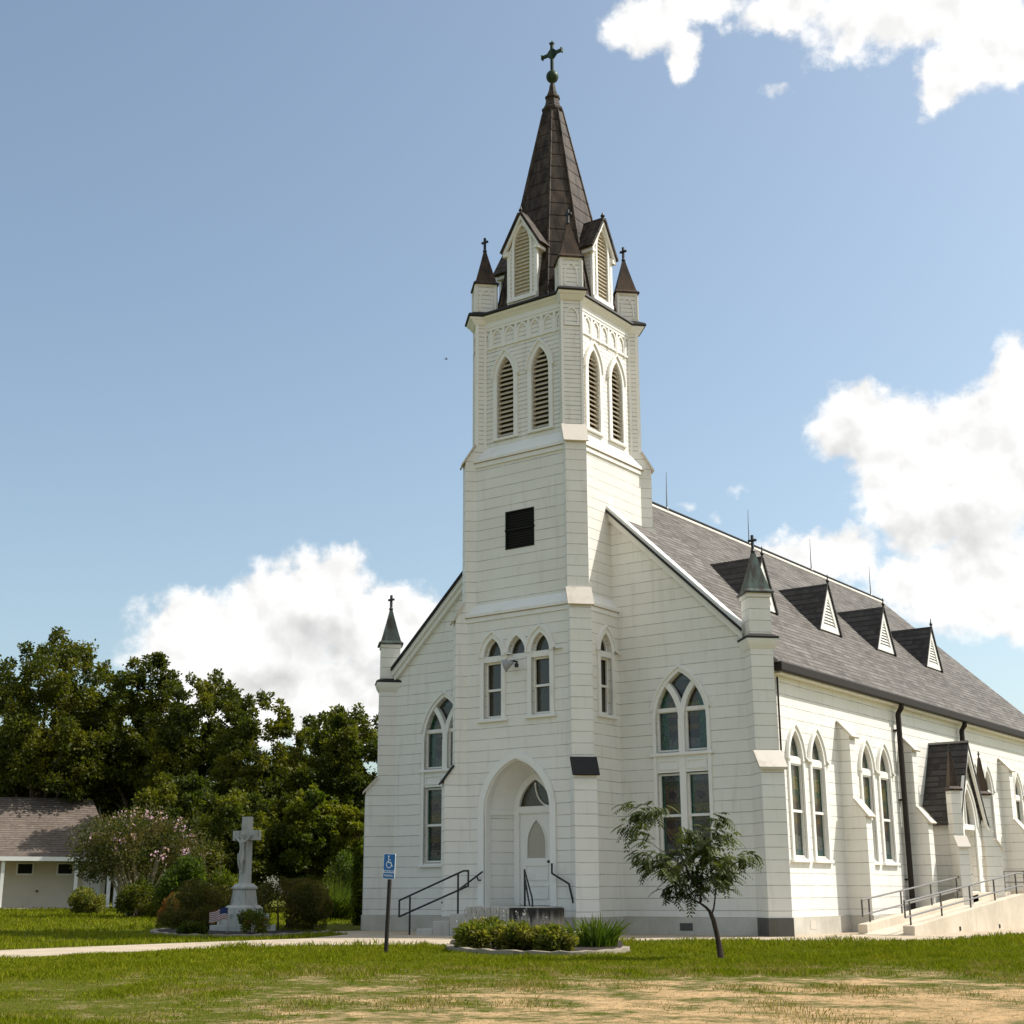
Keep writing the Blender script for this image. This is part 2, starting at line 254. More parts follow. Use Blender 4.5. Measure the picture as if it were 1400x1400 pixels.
# ------------------------------------------------------------------ helpers: meshes and objects
class MB:
    def __init__(s): s.v = []; s.f = []
    def add(s, vs, fs):
        o = len(s.v); s.v += [tuple(v) for v in vs]; s.f += [tuple(i+o for i in f) for f in fs]; return s
    def box(s, a, b, Mx=None):
        (x0,y0,z0),(x1,y1,z1) = a, b
        vs = [(x0,y0,z0),(x1,y0,z0),(x1,y1,z0),(x0,y1,z0),(x0,y0,z1),(x1,y0,z1),(x1,y1,z1),(x0,y1,z1)]
        if Mx is not None: vs = [Mx @ Vector(v) for v in vs]
        return s.add(vs, [(0,3,2,1),(4,5,6,7),(0,1,5,4),(1,2,6,5),(2,3,7,6),(3,0,4,7)])
    def prism(s, poly, fn, a, b):
        """poly: 2D points counter-clockwise; fn(p, q, t) -> 3D; t runs a..b"""
        n = len(poly); vs = [fn(p, q, a) for p, q in poly]+[fn(p, q, b) for p, q in poly]
        tri = tessellate_polygon([[Vector((p, q, 0)) for p, q in poly]])
        fs = []
        for t in tri:
            i, j, k = t
            ar = (poly[j][0]-poly[i][0])*(poly[k][1]-poly[i][1])-(poly[j][1]-poly[i][1])*(poly[k][0]-poly[i][0])
            t = (i, j, k) if ar > 0 else (i, k, j)
            fs += [t, (t[0]+n, t[2]+n, t[1]+n)]
        fs += [(i, i+n, (i+1) % n+n, (i+1) % n) for i in range(n)]
        return s.add(vs, fs)
    def rings(s, rings, cap0=True, cap1=True):
        n = len(rings[0]); vs = [v for r in rings for v in r]; fs = []
        for k in range(len(rings)-1):
            fs += [(k*n+i, k*n+(i+1) % n, (k+1)*n+(i+1) % n, (k+1)*n+i) for i in range(n)]
        if cap0: fs.append(tuple(range(n-1, -1, -1)))
        if cap1: fs.append(tuple((len(rings)-1)*n+i for i in range(n)))
        return s.add(vs, fs)
    def lathe(s, prof, c=(0,0,0), n=16):
        return s.rings([[(c[0]+r*math.cos(2*PI*i/n), c[1]+r*math.sin(2*PI*i/n), c[2]+z) for i in range(n)] for r, z in prof])
    def tube(s, pts, rad, n=8):
        pts = [Vector(p) for p in pts]; R = rad if isinstance(rad, (list, tuple)) else [rad]*len(pts); rs = []
        up = None
        for i, p in enumerate(pts):
            t = (pts[min(i+1, len(pts)-1)]-pts[max(i-1, 0)]).normalized()
            if up is None: up = Vector((0, 0, 1)) if abs(t.z) < .9 else Vector((1, 0, 0))
            a = t.cross(up).normalized(); b = a.cross(t).normalized(); up = b
            rs.append([p+(a*math.cos(2*PI*k/n)+b*math.sin(2*PI*k/n))*R[i] for k in range(n)])
        return s.rings(rs)
    def ribbon(s, path, o0, o1, y0, y1, closed=False):
        """bar along a 2D path (x, z); o0..o1 offsets to the left of travel, y0..y1 its depth"""
        n = len(path); P = [Vector(p) for p in path]; nr = []
        for i in range(n):
            if closed: a, b = P[i]-P[i-1], P[(i+1) % n]-P[i]
            else: a = P[i]-P[i-1] if i else P[1]-P[0]; b = P[i+1]-P[i] if i < n-1 else P[-1]-P[-2]
            a = a.normalized(); b = b.normalized(); na = Vector((-a.y, a.x)); nb = Vector((-b.y, b.x)); m = (na+nb)
            if m.length < 1e-6: m = na
            m.normalize(); k = 1/max(.45, m.dot(na)); nr.append(m*k)
        rs = []
        for i in range(n):
            a = P[i]+nr[i]*o0; b = P[i]+nr[i]*o1
            rs.append([(a.x, y0, a.y), (b.x, y0, b.y), (b.x, y1, b.y), (a.x, y1, a.y)])
        if closed:
            vs = [v for r in rs for v in r]; fs = []
            for k in range(n):
                k2 = (k+1) % n; fs += [(k*4+i, k*4+(i+1) % 4, k2*4+(i+1) % 4, k2*4+i) for i in range(4)]
            return s.add(vs, fs)
        return s.rings(rs)
    def build(s, name, m, parent=None, label=None, smooth=False, Mx=None, bevel=0, uv=True):
        me = bpy.data.meshes.new(name); me.from_pydata([tuple(v) for v in s.v], [], s.f); me.update()
        import bmesh
        bm = bmesh.new(); bm.from_mesh(me); bmesh.ops.recalc_face_normals(bm, faces=bm.faces); bm.to_mesh(me); bm.free()
        if uv: auto_uv(me)
        if smooth:
            for p in me.polygons: p.use_smooth = True
        me.materials.append(m); o = bpy.data.objects.new(name, me); COL.objects.link(o)
        if parent is not None: o.parent = parent
        if Mx is not None: o.matrix_local = Mx
        if label: o['label'] = label
        if bevel:
            b = o.modifiers.new('bevel', 'BEVEL'); b.width = bevel; b.segments = 2; b.limit_method = 'ANGLE'
        return o
def auto_uv(me):
    uvl = me.uv_layers.new(name='UVMap'); data = np.zeros(len(me.loops)*2, 'f')
    for p in me.polygons:
        n = p.normal
        u = Vector((-n.y, n.x, 0))
        u = Vector((1, 0, 0)) if u.length < .05 else u.normalized()
        v = n.cross(u).normalized()
        for li in p.loop_indices:
            c = me.vertices[me.loops[li].vertex_index].co; data[li*2] = c.dot(u); data[li*2+1] = c.dot(v)
    uvl.data.foreach_set('uv', data)
def tag(o, label, cat, group=None, kind=None):
    if label: o['label'] = label
    if cat: o['category'] = cat
    if group: o['group'] = group
    if kind: o['kind'] = kind
    return o
def thing(name, label, cat, loc=(0,0,0), rz=0, group=None):
    o = bpy.data.objects.new(name, None); COL.objects.link(o); o.location = loc; o.rotation_euler = (0, 0, rz); o.empty_display_size = .2
    return tag(o, label, cat, group)
def structure(o): o['kind'] = 'structure'; return o
def copy_tree(o, parent=None):
    c = o.copy(); COL.objects.link(c)
    if parent is not None: c.parent = parent
    for ch in list(o.children): copy_tree(ch, c)
    return c
def MxZ(loc, rz): return Matrix.Translation(loc) @ Matrix.Rotation(rz, 4, 'Z')
def np_mesh(name, V, F, m, parent=None, smooth=False):
    me = bpy.data.meshes.new(name); k = F.shape[1]; me.vertices.add(len(V)); me.vertices.foreach_set('co', np.ascontiguousarray(V, 'f').ravel())
    me.loops.add(F.size); me.loops.foreach_set('vertex_index', np.ascontiguousarray(F, 'i').ravel()); me.polygons.add(len(F))
    me.polygons.foreach_set('loop_start', np.arange(0, F.size, k, dtype='i')); me.polygons.foreach_set('loop_total', np.full(len(F), k, 'i')); me.update(calc_edges=True)
    me.materials.append(m); o = bpy.data.objects.new(name, me); COL.objects.link(o)
    if parent is not None: o.parent = parent
    return o
def ground_z(x, y): return .3*(1-math.exp(min(0, (x+5))/15.0))
def sightline(px, D):
    """ground position D metres ahead of the photographer, px columns across the photograph"""
    f = Vector((FWD.x, FWD.y, 0)).normalized(); r = Vector((RIGHT.x, RIGHT.y, 0)).normalized()
    p = CAM+f*D+r*((px-700)/1890.04*D*.9639); return Vector((p.x, p.y, ground_z(p.x, p.y)))

def arc_pts(w, zs, za, n=9):
    """lancet head: points from right springing over the apex to left springing; w half-width"""
    h = za-zs; c = (h*h-w*w)/(2*w); r = w+c; a1 = math.atan2(h, c); out = []
    for i in range(n+1): a = a1*i/n; out.append((-c+r*math.cos(a), zs+r*math.sin(a)))
    return out+[(-x, z) for x, z in reversed(out[:-1])]
def lancet(w, z0, zs, za, n=9): return [(-w, z0), (w, z0)]+arc_pts(w, zs, za, n)
def wall(mb, outer, holes, fn, depth):
    """flat wall with openings; fn(x, z, d) -> 3D, d inward; the openings get reveals"""
    rings = [outer]+holes; pts = [p for r in rings for p in r]
    tri = tessellate_polygon([[Vector((x, z, 0)) for x, z in r] for r in rings])
    mb.add([fn(x, z, 0) for x, z in pts], [tuple(t) for t in tri])
    for h in holes:
        n = len(h); mb.add([fn(x, z, 0) for x, z in h]+[fn(x, z, depth) for x, z in h], [(i, (i+1) % n, (i+1) % n+n, i+n) for i in range(n)])
def shift(poly, dx): return [(x+dx, z) for x, z in poly]

# ------------------------------------------------------------------ ground, walk, apron
def grid_ground():
    xs = np.unique(np.concatenate([np.linspace(-600, -80, 14), np.linspace(-80, -16, 33), np.linspace(-16, 30, 60), np.linspace(30, 500, 14)]))
    ys = np.unique(np.concatenate([np.linspace(-300, -40, 10), np.linspace(-40, 8, 60), np.linspace(8, 120, 40), np.linspace(120, 900, 14)]))
    X, Y = np.meshgrid(xs, ys); Z = .3*(1-np.exp(np.minimum(0, (X+5))/15.0))
    near = np.clip((np.abs(X)+np.abs(Y))/60, 0, 1); Z = Z+.015*np.sin(X*.9+Y*.4)*np.cos(Y*.7)*(1-near)*(Y < -9)
    V = np.stack([X.ravel(), Y.ravel(), Z.ravel()], 1); nx = len(xs); ny = len(ys)
    i, j = np.meshgrid(np.arange(nx-1), np.arange(ny-1)); a = (j*nx+i).ravel()
    return V, np.stack([a, a+1, a+nx+1, a+nx], 1)
def dry_nodes(n):
    """how bare the lawn is (0..1): worn by the kerbside parking strip in front, patchy elsewhere"""
    p = n.pos(); x, y, z = n.sep(p)
    dx = n.math('SUBTRACT', x, CAM.x); dy = n.math('SUBTRACT', y, CAM.y)
    D = n.math('ADD', n.math('MULTIPLY', dx, -.5907), n.math('MULTIPLY', dy, .8069))
    Lt = n.math('ADD', n.math('MULTIPLY', dx, .8069), n.math('MULTIPLY', dy, .5907))
    nb = n.noise(p, .38, 5, .6); nm = n.noise(p, 1.7, 6, .65); nf = n.noise(p, 7, 4, .65)
    edge = n.math('ADD', D, n.math('MULTIPLY', n.math('SUBTRACT', nb, .5), 9.0))
    a = n.mr(edge, 12.4, 18.2, 1, 0); b = n.mr(n.math('ADD', Lt, n.math('MULTIPLY', n.math('SUBTRACT', nb, .5), 4.0)), -3.6, .6, 0, 1)
    zone = n.math('MULTIPLY', a, b)
    strip = n.mr(n.math('ADD', D, n.math('MULTIPLY', Lt, -.12)), 9.0, 12.5, 1, 0)
    wild = n.math('ADD', n.math('MULTIPLY', n.math('SUBTRACT', nm, .5), 1.5), n.math('MULTIPLY', n.math('SUBTRACT', nf, .5), .9))
    far = n.math('MULTIPLY', n.mr(D, 17, 21.5, 1, 0), n.mr(Lt, -5.5, -2.0, .38, 1.0))
    v = n.math('ADD', n.math('ADD', n.math('MULTIPLY', zone, n.mr(Lt, .0, 4.0, .40, .54)), n.math('MULTIPLY', far, .13)), n.math('MULTIPLY', wild, n.math('ADD', n.math('MULTIPLY', far, 1.7), .15)))
    return p, D, n.math('MINIMUM', n.math('MAXIMUM', v, 0.0), 1.0), nb, nm, nf
def ground_mat():
    m = mat('lawn_soil', (.1, .1, .05), .95, .05); n = NT(m); p, D, dry, nb, nm, nf = dry_nodes(n)
    g = n.mix(nm, (.060, .078, .006), (.105, .125, .010)); g = n.mix(n.mr(nf, .4, .7), g, (.14, .115, .025))
    s = n.mix(n.mr(nm, .35, .65), (.46, .29, .135), (.58, .385, .195)); s = n.mix(n.mr(nf, .44, .64, 0, .7), s, (.31, .235, .12))
    s = n.mix(n.mr(n.noise(p, 13, 5, .75), .50, .66, 0, .75), s, (.20, .14, .07))
    olive = n.mix(nf, (.17, .145, .055), (.25, .20, .09))
    c = n.mix(n.mr(dry, .12, .38), g, olive); c = n.mix(n.mr(dry, .40, .66), c, s); n.col(c)
    n.bump(n.math('ADD', n.noise(p, 9, 5, .7), n.math('MULTIPLY', n.noise(p, 50, 3, .7), .5)), .05, 1.0); return m
M['lawn'] = ground_mat()
V, F = grid_ground(); ground = structure(np_mesh('ground', V, F, M['lawn'], smooth=True))

# the concrete walk comes straight from the street to the steps and widens into an apron along the front
walk_poly = [(.35, -60), (.30, -15.3), (.02, -11.4), (.45, -8.9), (2.6, -7.35), (3.6, -4.6), (4.9, -3.2), (7.2, -2.05), (8.9, -1.3), (9.35, .8), (9.4, 30), (-2.4, 30), (-9.5, 30), (-9.0, .8), (-6.6, -1.2), (-3.6, -3.3), (-2.25, -6.1), (-2.4, -9.4), (-2.3, -13.4), (-2.4, -60)]
mb = MB(); mb.prism(walk_poly, lambda p, q, t: (p, q, t), -.08, .012)
M['walk'] = concrete('worn_walk_concrete', (.50, .41, .30), .35, (.30, .24, .17)); _n = NT(M['walk']); _x, _y, _z = _n.sep(_n.obj()); _o = _n.b.inputs['Base Color'].links[0].from_socket; _j = _n.mr(_n.math('FRACT', _n.math('DIVIDE', _y, 1.5)), .008, .018, 1, 0); _n.col(_n.mix(_n.math('MULTIPLY', _j, .8), _o, (.10, .08, .06)))
structure(mb.build('path', M['walk'], bevel=.01))

# ------------------------------------------------------------------ the church
YC = .2
CH = thing('church', 'white painted wooden church with pointed windows, front bell tower and dark spire', 'church')
fr = lambda Y: (lambda x, z, d: (x, Y+d, z))
def skin(name, mb, m, label=None, bevel=0, smooth=False, parent=CH): return mb.build(name, m, parent, label, smooth, None, bevel)
RZ = lambda x: 11.62-.957*abs(x)
XW = 5.72; YB = 22.0
# nave walls
def front_holes(cx): 
    return [shift(lancet(.67, 4.03, 4.75, 5.88), cx), [(cx-.67, 1.66), (cx+.67, 1.66), (cx+.67, 3.57), (cx-.67, 3.57)]]
mb = MB(); gable = [(-XW, .39), (XW, .39), (XW, RZ(XW)-.06), (0, RZ(0)-.06), (-XW, RZ(XW)-.06)]
wall(mb, gable, front_holes(-3.5)+front_holes(3.5), fr(0.0), .16); skin('front_wall', mb, M['siding'])
BAY = 4.1; PAIR = (1.21, 2.37)
side_fn = lambda x, z, d: (XW-d, x, z)
holes = []; lan = []
for b in range(5):
    if b == 2: continue
    for q in PAIR:
        if q+BAY*b < YB-1: holes.append(shift(lancet(.34, 1.66, 3.80, 4.47), q+BAY*b)); lan.append(q+BAY*b)
mb = MB(); wall(mb, [(.0, .39), (YB, .39), (YB, 6.1), (.0, 6.1)], holes, side_fn, .085); skin('side_wall', mb, M['siding'])
mb = MB(); mb.add([(-XW, 0, .39), (-XW, YB, .39), (-XW, YB, 6.1), (-XW, 0, 6.1)], [(0, 1, 2, 3)]); skin('side_wall', mb, M['siding'])
mb = MB(); mb.add([(x, YB, z) for x, z in gable], [(0, 1, 2, 3, 4)]); skin('rear_wall', mb, M['siding'])
mb = MB()
for a, b in (((-XW-.03, -.03, -.1), (XW+.03, .0, .385)), ((XW, .0, -.1), (XW+.035, YB, .385)), ((-XW-.035, 0, -.1), (-XW, YB, .385))): mb.box(a, b)
mb.box((-1.88, -1.69, -.1), (1.88, -.03, .385)); skin('foundation', mb, M['foundation'])
for y in (1.58, 5.9, 14.1): skin('foundation_vent', MB().box((XW+.03, y-.14, .12), (XW+.042, y+.14, .30)), M['sill'])
skin('foundation_vent', MB().box((3.3, -.042, .10), (3.62, -.025, .26)), M['galv_dark'])
# roof: two slopes, ridge cap, eave gutter, raking coping on the front gable
XE = 5.95
for sgn in (1, -1):
    XE = 5.95 if sgn > 0 else 5.80
    mb = MB(); vs = []
    for y in (.1, YB+.25):
        for x, dz in ((0, 0), (XE, 0), (XE, -.11), (0, -.14)): vs.append((sgn*x, y, RZ(x)+dz))
    mb.add(vs, [(0, 1, 5, 4), (1, 2, 6, 5), (2, 3, 7, 6), (3, 0, 4, 7), (0, 3, 2, 1), (4, 5, 6, 7)]); skin('roof', mb, M['roof'])
    mb = MB(); mb.box((sgn*(XE-.14), .10, RZ(XE)-.235), (sgn*(XE+.09), YB+.3, RZ(XE)-.03)); skin('gutter', mb, M['gutter'], bevel=.02)
    mb = MB(); mb.box((sgn*(XW-.02), .30, RZ(XE)-.27), (sgn*(XE-.03), YB+.2, RZ(XE)-.21)); skin('soffit', mb, M['reveal'])
    # raking coping
    mb = MB(); prof = [(-.16, -.05), (.16, -.05), (.16, .17), (-.16, .17)]
    def rk(x, y, dz): return (sgn*x, y, RZ(x)+dz)
    mb.rings([[rk(x, y, dz) for y, dz in prof] for x in (0.4, 5.22)]); skin('rake_coping', mb, M['trim'])
    mb = MB(); mb.rings([[rk(x, y, dz) for y, dz in (((-.215, .0), (-.165, .0), (-.165, .075), (-.215, .075)) if sgn > 0 else ((-.215, .10), (-.16, .10), (-.16, .185), (-.215, .185)))] for x in (.4, 5.24)]); skin('rake_drip_edge', mb, M['blackedge'])
    mb = MB(); mb.rings([[rk(x, y, dz) for y, dz in ((-.10, -.20), (.0, -.20), (.0, -.05), (-.10, -.05))] for x in (.4, 5.2)]); skin('rake_board', mb, M['trim'])
mb = MB(); mb.rings([[(x, y, z) for x, z in ((-.10, 11.54), (0, 11.63), (.10, 11.54), (.10, 11.57), (0, 11.67), (-.10, 11.57))] for y in (.5, YB+.3)]); skin('ridge_cap', mb, M['sill'])
mb = MB(); mb.rings([[(x, y, z) for x, z in ((-.03, 11.69), (.03, 11.69), (.03, 11.73), (-.03, 11.73))] for y in (.5, YB+.3)]); skin('ridge_cable', mb, M['blackedge'])
for y in (5.85, 11.08, 15.8, 21.1):
    mb = MB(); mb.tube([(0, y, 11.65), (0, y, 12.2), (0, y+.03, 12.84)], [.022, .014, .007], 6); mb.lathe([(.05, 11.66), (.05, 11.72), (.02, 11.76)], (0, y, 0), 8); skin('lightning_rod', mb, M['galv'])

XE = 5.95
# roof dormers, triangular and louvred
def dormer(Y):
    xf = 3.86; zb = RZ(xf); za = zb+1.30; hw = .68; xr = (11.62-za)/.957
    mb = MB()
    for s in (-1, 1):
        p = [Vector((xf+.10, Y+s*(hw+.06), zb-.06)), Vector((xf+.10, Y, za+.05)), Vector((xr-.1, Y, za+.05)), Vector((xf-.05, Y+s*(hw+.06), zb-.06))]
        nrm = (p[1]-p[0]).cross(p[2]-p[0]).normalized()*.05*s*-1
        if nrm.z < 0: nrm = -nrm
        mb.add(p+[q+nrm for q in p], [(0, 1, 2, 3), (4, 5, 6, 7), (0, 1, 5, 4), (1, 2, 6, 5), (2, 3, 7, 6), (3, 0, 4, 7)])
    d = skin('dormer', mb, M['roof_shade'])
    mb = MB(); tri = [(-hw, zb), (hw, zb), (0, za)]; mb.ribbon(tri, 0, .15, 0, .06, True); ob = mb.build('dormer_trim', M['trim'], d, Mx=Matrix.Translation((xf+.06, Y, 0)) @ Matrix.Rotation(PI/2, 4, 'Z'))
    mb = MB()
    k = 9; z0 = zb+.15; z1 = za-.36
    for i in range(k):
        z = z0+(z1-z0)*(i+.5)/k; w = hw*(1-(z-zb)/(za-zb))-.13
        if w > .02: mb.add([(-w, .0, z-.05), (w, .0, z-.05), (w*.9, .06, z+.06), (-w*.9, .06, z+.06)], [(0, 1, 2, 3)])
    mb.add([(-hw+.1, .075, zb), (hw-.1, .075, zb), (0, .075, za-.2)], [(0, 1, 2)]); mb.build('louver', M['trim'], d, Mx=Matrix.Translation((xf+.05, Y, 0)) @ Matrix.Rotation(PI/2, 4, 'Z'))
    mb = MB(); mb.lathe([(.05, za+.02), (.03, za+.10), (.055, za+.16), (.02, za+.22), (.012, za+.34)], (xf+.08, Y, 0), 8); mb.build('finial', M['iron'], d)
for i in range(4): dormer(3.78+BAY*i)

# ---- windows, built in their own frame: x across, y into the wall, z up
def sash(parent, w, z0, z1, y, t=.045, arch=None):
    mb = MB(); path = [(-w, z0), (w, z0), (w, z1), (-w, z1)] if not arch else [(-w, z0), (w, z0)]+arch
    mb.ribbon(path, 0, t, y, y+.045, True); return mb.build('sash', M['reveal'], parent)
def pane(parent, poly, y, m):
    mb = MB(); n = len(poly); tri = tessellate_polygon([[Vector((x, z, 0)) for x, z in poly]]); mb.add([(x, y, z) for x, z in poly], [tuple(t) for t in tri]); return mb.build('glass', m, parent)
def casing(mb, w, z0, zs, za, t, proud=.04, hood=None):
    path = [(w, z0)]+arc_pts(w, zs, za, 10)+[(-w, z0)]; mb.ribbon(path, -t, 0.0, -proud, .01)
    if hood is not None:
        hp = [p for p in path if p[1] >= hood]; hp = [(w, hood)]+hp+[(-w, hood)]; mb.ribbon(hp, -t-.045, -t, -proud-.035, .01)
def sill(parent, w, z, proud=.08, h=.07): mb = MB(); mb.box((-w, -proud, z-h), (w, .05, z)); return mb.build('sill', M['trim'], parent, bevel=.008)
def bar(w0, w1, z0, z1, y0, y1): mb = MB(); mb.box((w0, y0, z0), (w1, y1, z1)); return mb

def front_window(loc):
    mb = MB(); casing(mb, .67, 1.62, 4.75, 5.88, .085, .045, 4.97)
    mb.box((-.08, -.022, 1.62), (.08, .14, 4.78))
    zs = 4.75; h = 1.13; c = (h*h-.67*.67)/1.34; r = .67+c
    ang = math.asin(.866/r*r/r) if False else math.acos((r-.335)/r)
    for s in (1, -1): mb.ribbon([(s*(-r+r*math.cos(ang*1.04*i/10)), zs-.03+r*math.sin(ang*1.04*i/10)) for i in range(11)], -.065, .065, -.012-.004*s, .12+.003*s)
    mb.box((-.67, -.008, 3.57), (.67, .15, 4.03))
    for s in (-1, 1): mb.ribbon([(s*.375-.26, 3.64), (s*.375+.26, 3.64), (s*.375+.26, 3.86), (s*.375-.26, 3.86)], 0, .03, -.03, .0, True)
    w = mb.build('window', M['trim'], CH, Mx=Matrix.Translation(loc))
    pane(w, lancet(.66, 4.03, 4.75, 5.87), .125, M['stained_glass']); 
    for s in (-1, 1):
        g = pane(w, [(s*.375-.3, 1.66), (s*.375+.3, 1.66), (s*.375+.3, 3.57), (s*.375-.3, 3.57)], .13, M['stained_glass'])
        o = sash(w, .295, 4.05, 5.0, .07); o.location.x = s*.375; o = bar(s*.375-.29, s*.375+.29, 4.97, 5.06, .04, .12).build('transom', M['reveal'], w)
        o = sash(w, .295, 2.58, 3.555, .065); o.location.x = s*.375; o = sash(w, .295, 1.68, 2.64, .085); o.location.x = s*.375
    sill(w, .82, 4.02); sill(w, .82, 1.63); return w
wp = front_window((3.5, 0, 0)); w2 = copy_tree(wp, CH); w2.location = (-3.5, 0, 0)
def side_lancet():
    mb = MB(); casing(mb, .34, 1.60, 3.80, 4.47, .10, .045, 3.80); w = mb.build('window', M['trim'], CH)
    pane(w, lancet(.335, 1.66, 3.8, 4.46), .075, M['stained_glass'])
    bar(-.335, .335, 3.72, 3.86, .0, .07).build('transom', M['reveal'], w); sash(w, .335, 2.64, 3.72, .02, .035); sash(w, .335, 1.67, 2.70, .028, .035); sash(w, .33, 3.86, 3.9, .025, .03, arc_pts(.33, 3.9, 4.46)); sill(w, .50, 1.62); return w
Rside = Matrix.Rotation(PI/2, 4, 'Z'); w0 = side_lancet()
for i, y in enumerate(lan):
    o = w0 if i == 0 else copy_tree(w0, CH); o.matrix_local = Matrix.Translation((XW, y, 0)) @ Rside

# ---- tower
AL, AM, AB_ = 1.85, 1.70, 1.50
def cut_square(A, z, c=.33): return [(-A+c, YC-A, z), (A-c, YC-A, z), (A, YC-A+c, z), (A, YC+A-c, z), (A-c, YC+A, z), (-A+c, YC+A, z), (-A, YC+A-c, z), (-A, YC-A+c, z)]
def square(A, z): return [(-A, YC-A, z), (A, YC-A, z), (A, YC+A, z), (-A, YC+A, z)]
tower_lights = [(-.69, 4.95), (.02, 6.36), (.72, 4.95)]
door_hole = [(-.95, .63), (.95, .63)]+arc_pts(.95, 2.75, 3.96, 12)
holes = [door_hole]+[shift(lancet(.265, z0, 6.42, 6.88), cx) for cx, z0 in tower_lights]
mb = MB(); wall(mb, [(-AL, .39), (AL, .39), (AL, 7.6), (-AL, 7.6)], holes, fr(YC-AL), .2)
wall(mb, [(YC-AL, .39), (YC+AL, .39), (YC+AL, 7.6), (YC-AL, 7.6)], [shift(lancet(.25, 4.95, 6.42, 6.88), -.62)], lambda x, z, d: (AL-d, x, z), .16)
mb.add([(-AL, YC-AL, .39), (-AL, YC+AL, .39), (-AL, YC+AL, 7.6), (-AL, YC-AL, 7.6)], [(0, 1, 2, 3)]); skin('tower_wall', mb, M['siding'])
mb = MB(); vh = [(-.42, 9.08), (.45, 9.08), (.45, 10.05), (-.42, 10.05)]
wall(mb, [(-AM, 7.5), (AM, 7.5), (AM, 11.62), (-AM, 11.62)], [vh], fr(YC-AM), .06)
for i in (1, 2, 3):
    q = square(AM, 7.5); q2 = square(AM, 11.62); mb.add([q[i], q[(i+1) % 4], q2[(i+1) % 4], q2[i]], [(0, 1, 2, 3)])
skin('tower_wall', mb, M['siding'])
mb = MB(); BL = (-.545, .545)
bh = [shift(lancet(.265, 12.12, 13.70, 14.29), c) for c in BL]
for i in range(4):
    Mx = Matrix.Translation((0, YC, 0)) @ Matrix.Rotation(PI/2*i, 4, 'Z')
    wall(mb, [(-AB_, 11.6), (AB_, 11.6), (AB_, 15.5), (-AB_, 15.5)], bh, lambda x, z, d: tuple(Mx @ Vector((x, -AB_+d, z))), .16)
skin('belfry_wall', mb, M['siding_fine'])
for (a, za_, b, zb_) in ((AL+.05, 7.54, AM, 7.82), (AM+.06, 11.56, AB_, 11.94)):
    mb = MB(); mb.rings([cut_square(a, za_-.07), cut_square(a, za_), cut_square(b-.02, zb_, .2)], True, True); skin('tower_skirt', mb, M['trim'])
    mb = MB(); mb.rings([cut_square(a-.025, za_-.20), cut_square(a-.025, za_-.071)]); skin('tower_string_course', mb, M['trim']); mb = MB(); mb.rings([cut_square(a-.004, za_-.088), cut_square(a+.006, za_-.072)]); skin('skirt_drip_edge', mb, M['drip'])
# vent opening
v = skin('tower_vent', MB().box((-.42, YC-AM+.05, 9.08), (.45, YC-AM+.07, 10.05)), M['screen'])
mb = MB(); mb.box((-.44, YC-AM-.012, 9.545), (.47, YC-AM+.04, 9.585)); 
mb.ribbon([(-.42, 9.08), (.45, 9.08), (.45, 10.05), (-.42, 10.05)], -.0, .03, YC-AM-.012, YC-AM+.045, True); mb.build('vent_frame', M['screen'], v)
mb = MB()
for i in range(14): z = 9.1+.068*i; mb.box((-.40, YC-AM+.02, z), (.43, YC-AM+.045, z+.012))
mb.build('vent_slats', M['gutter'], v)
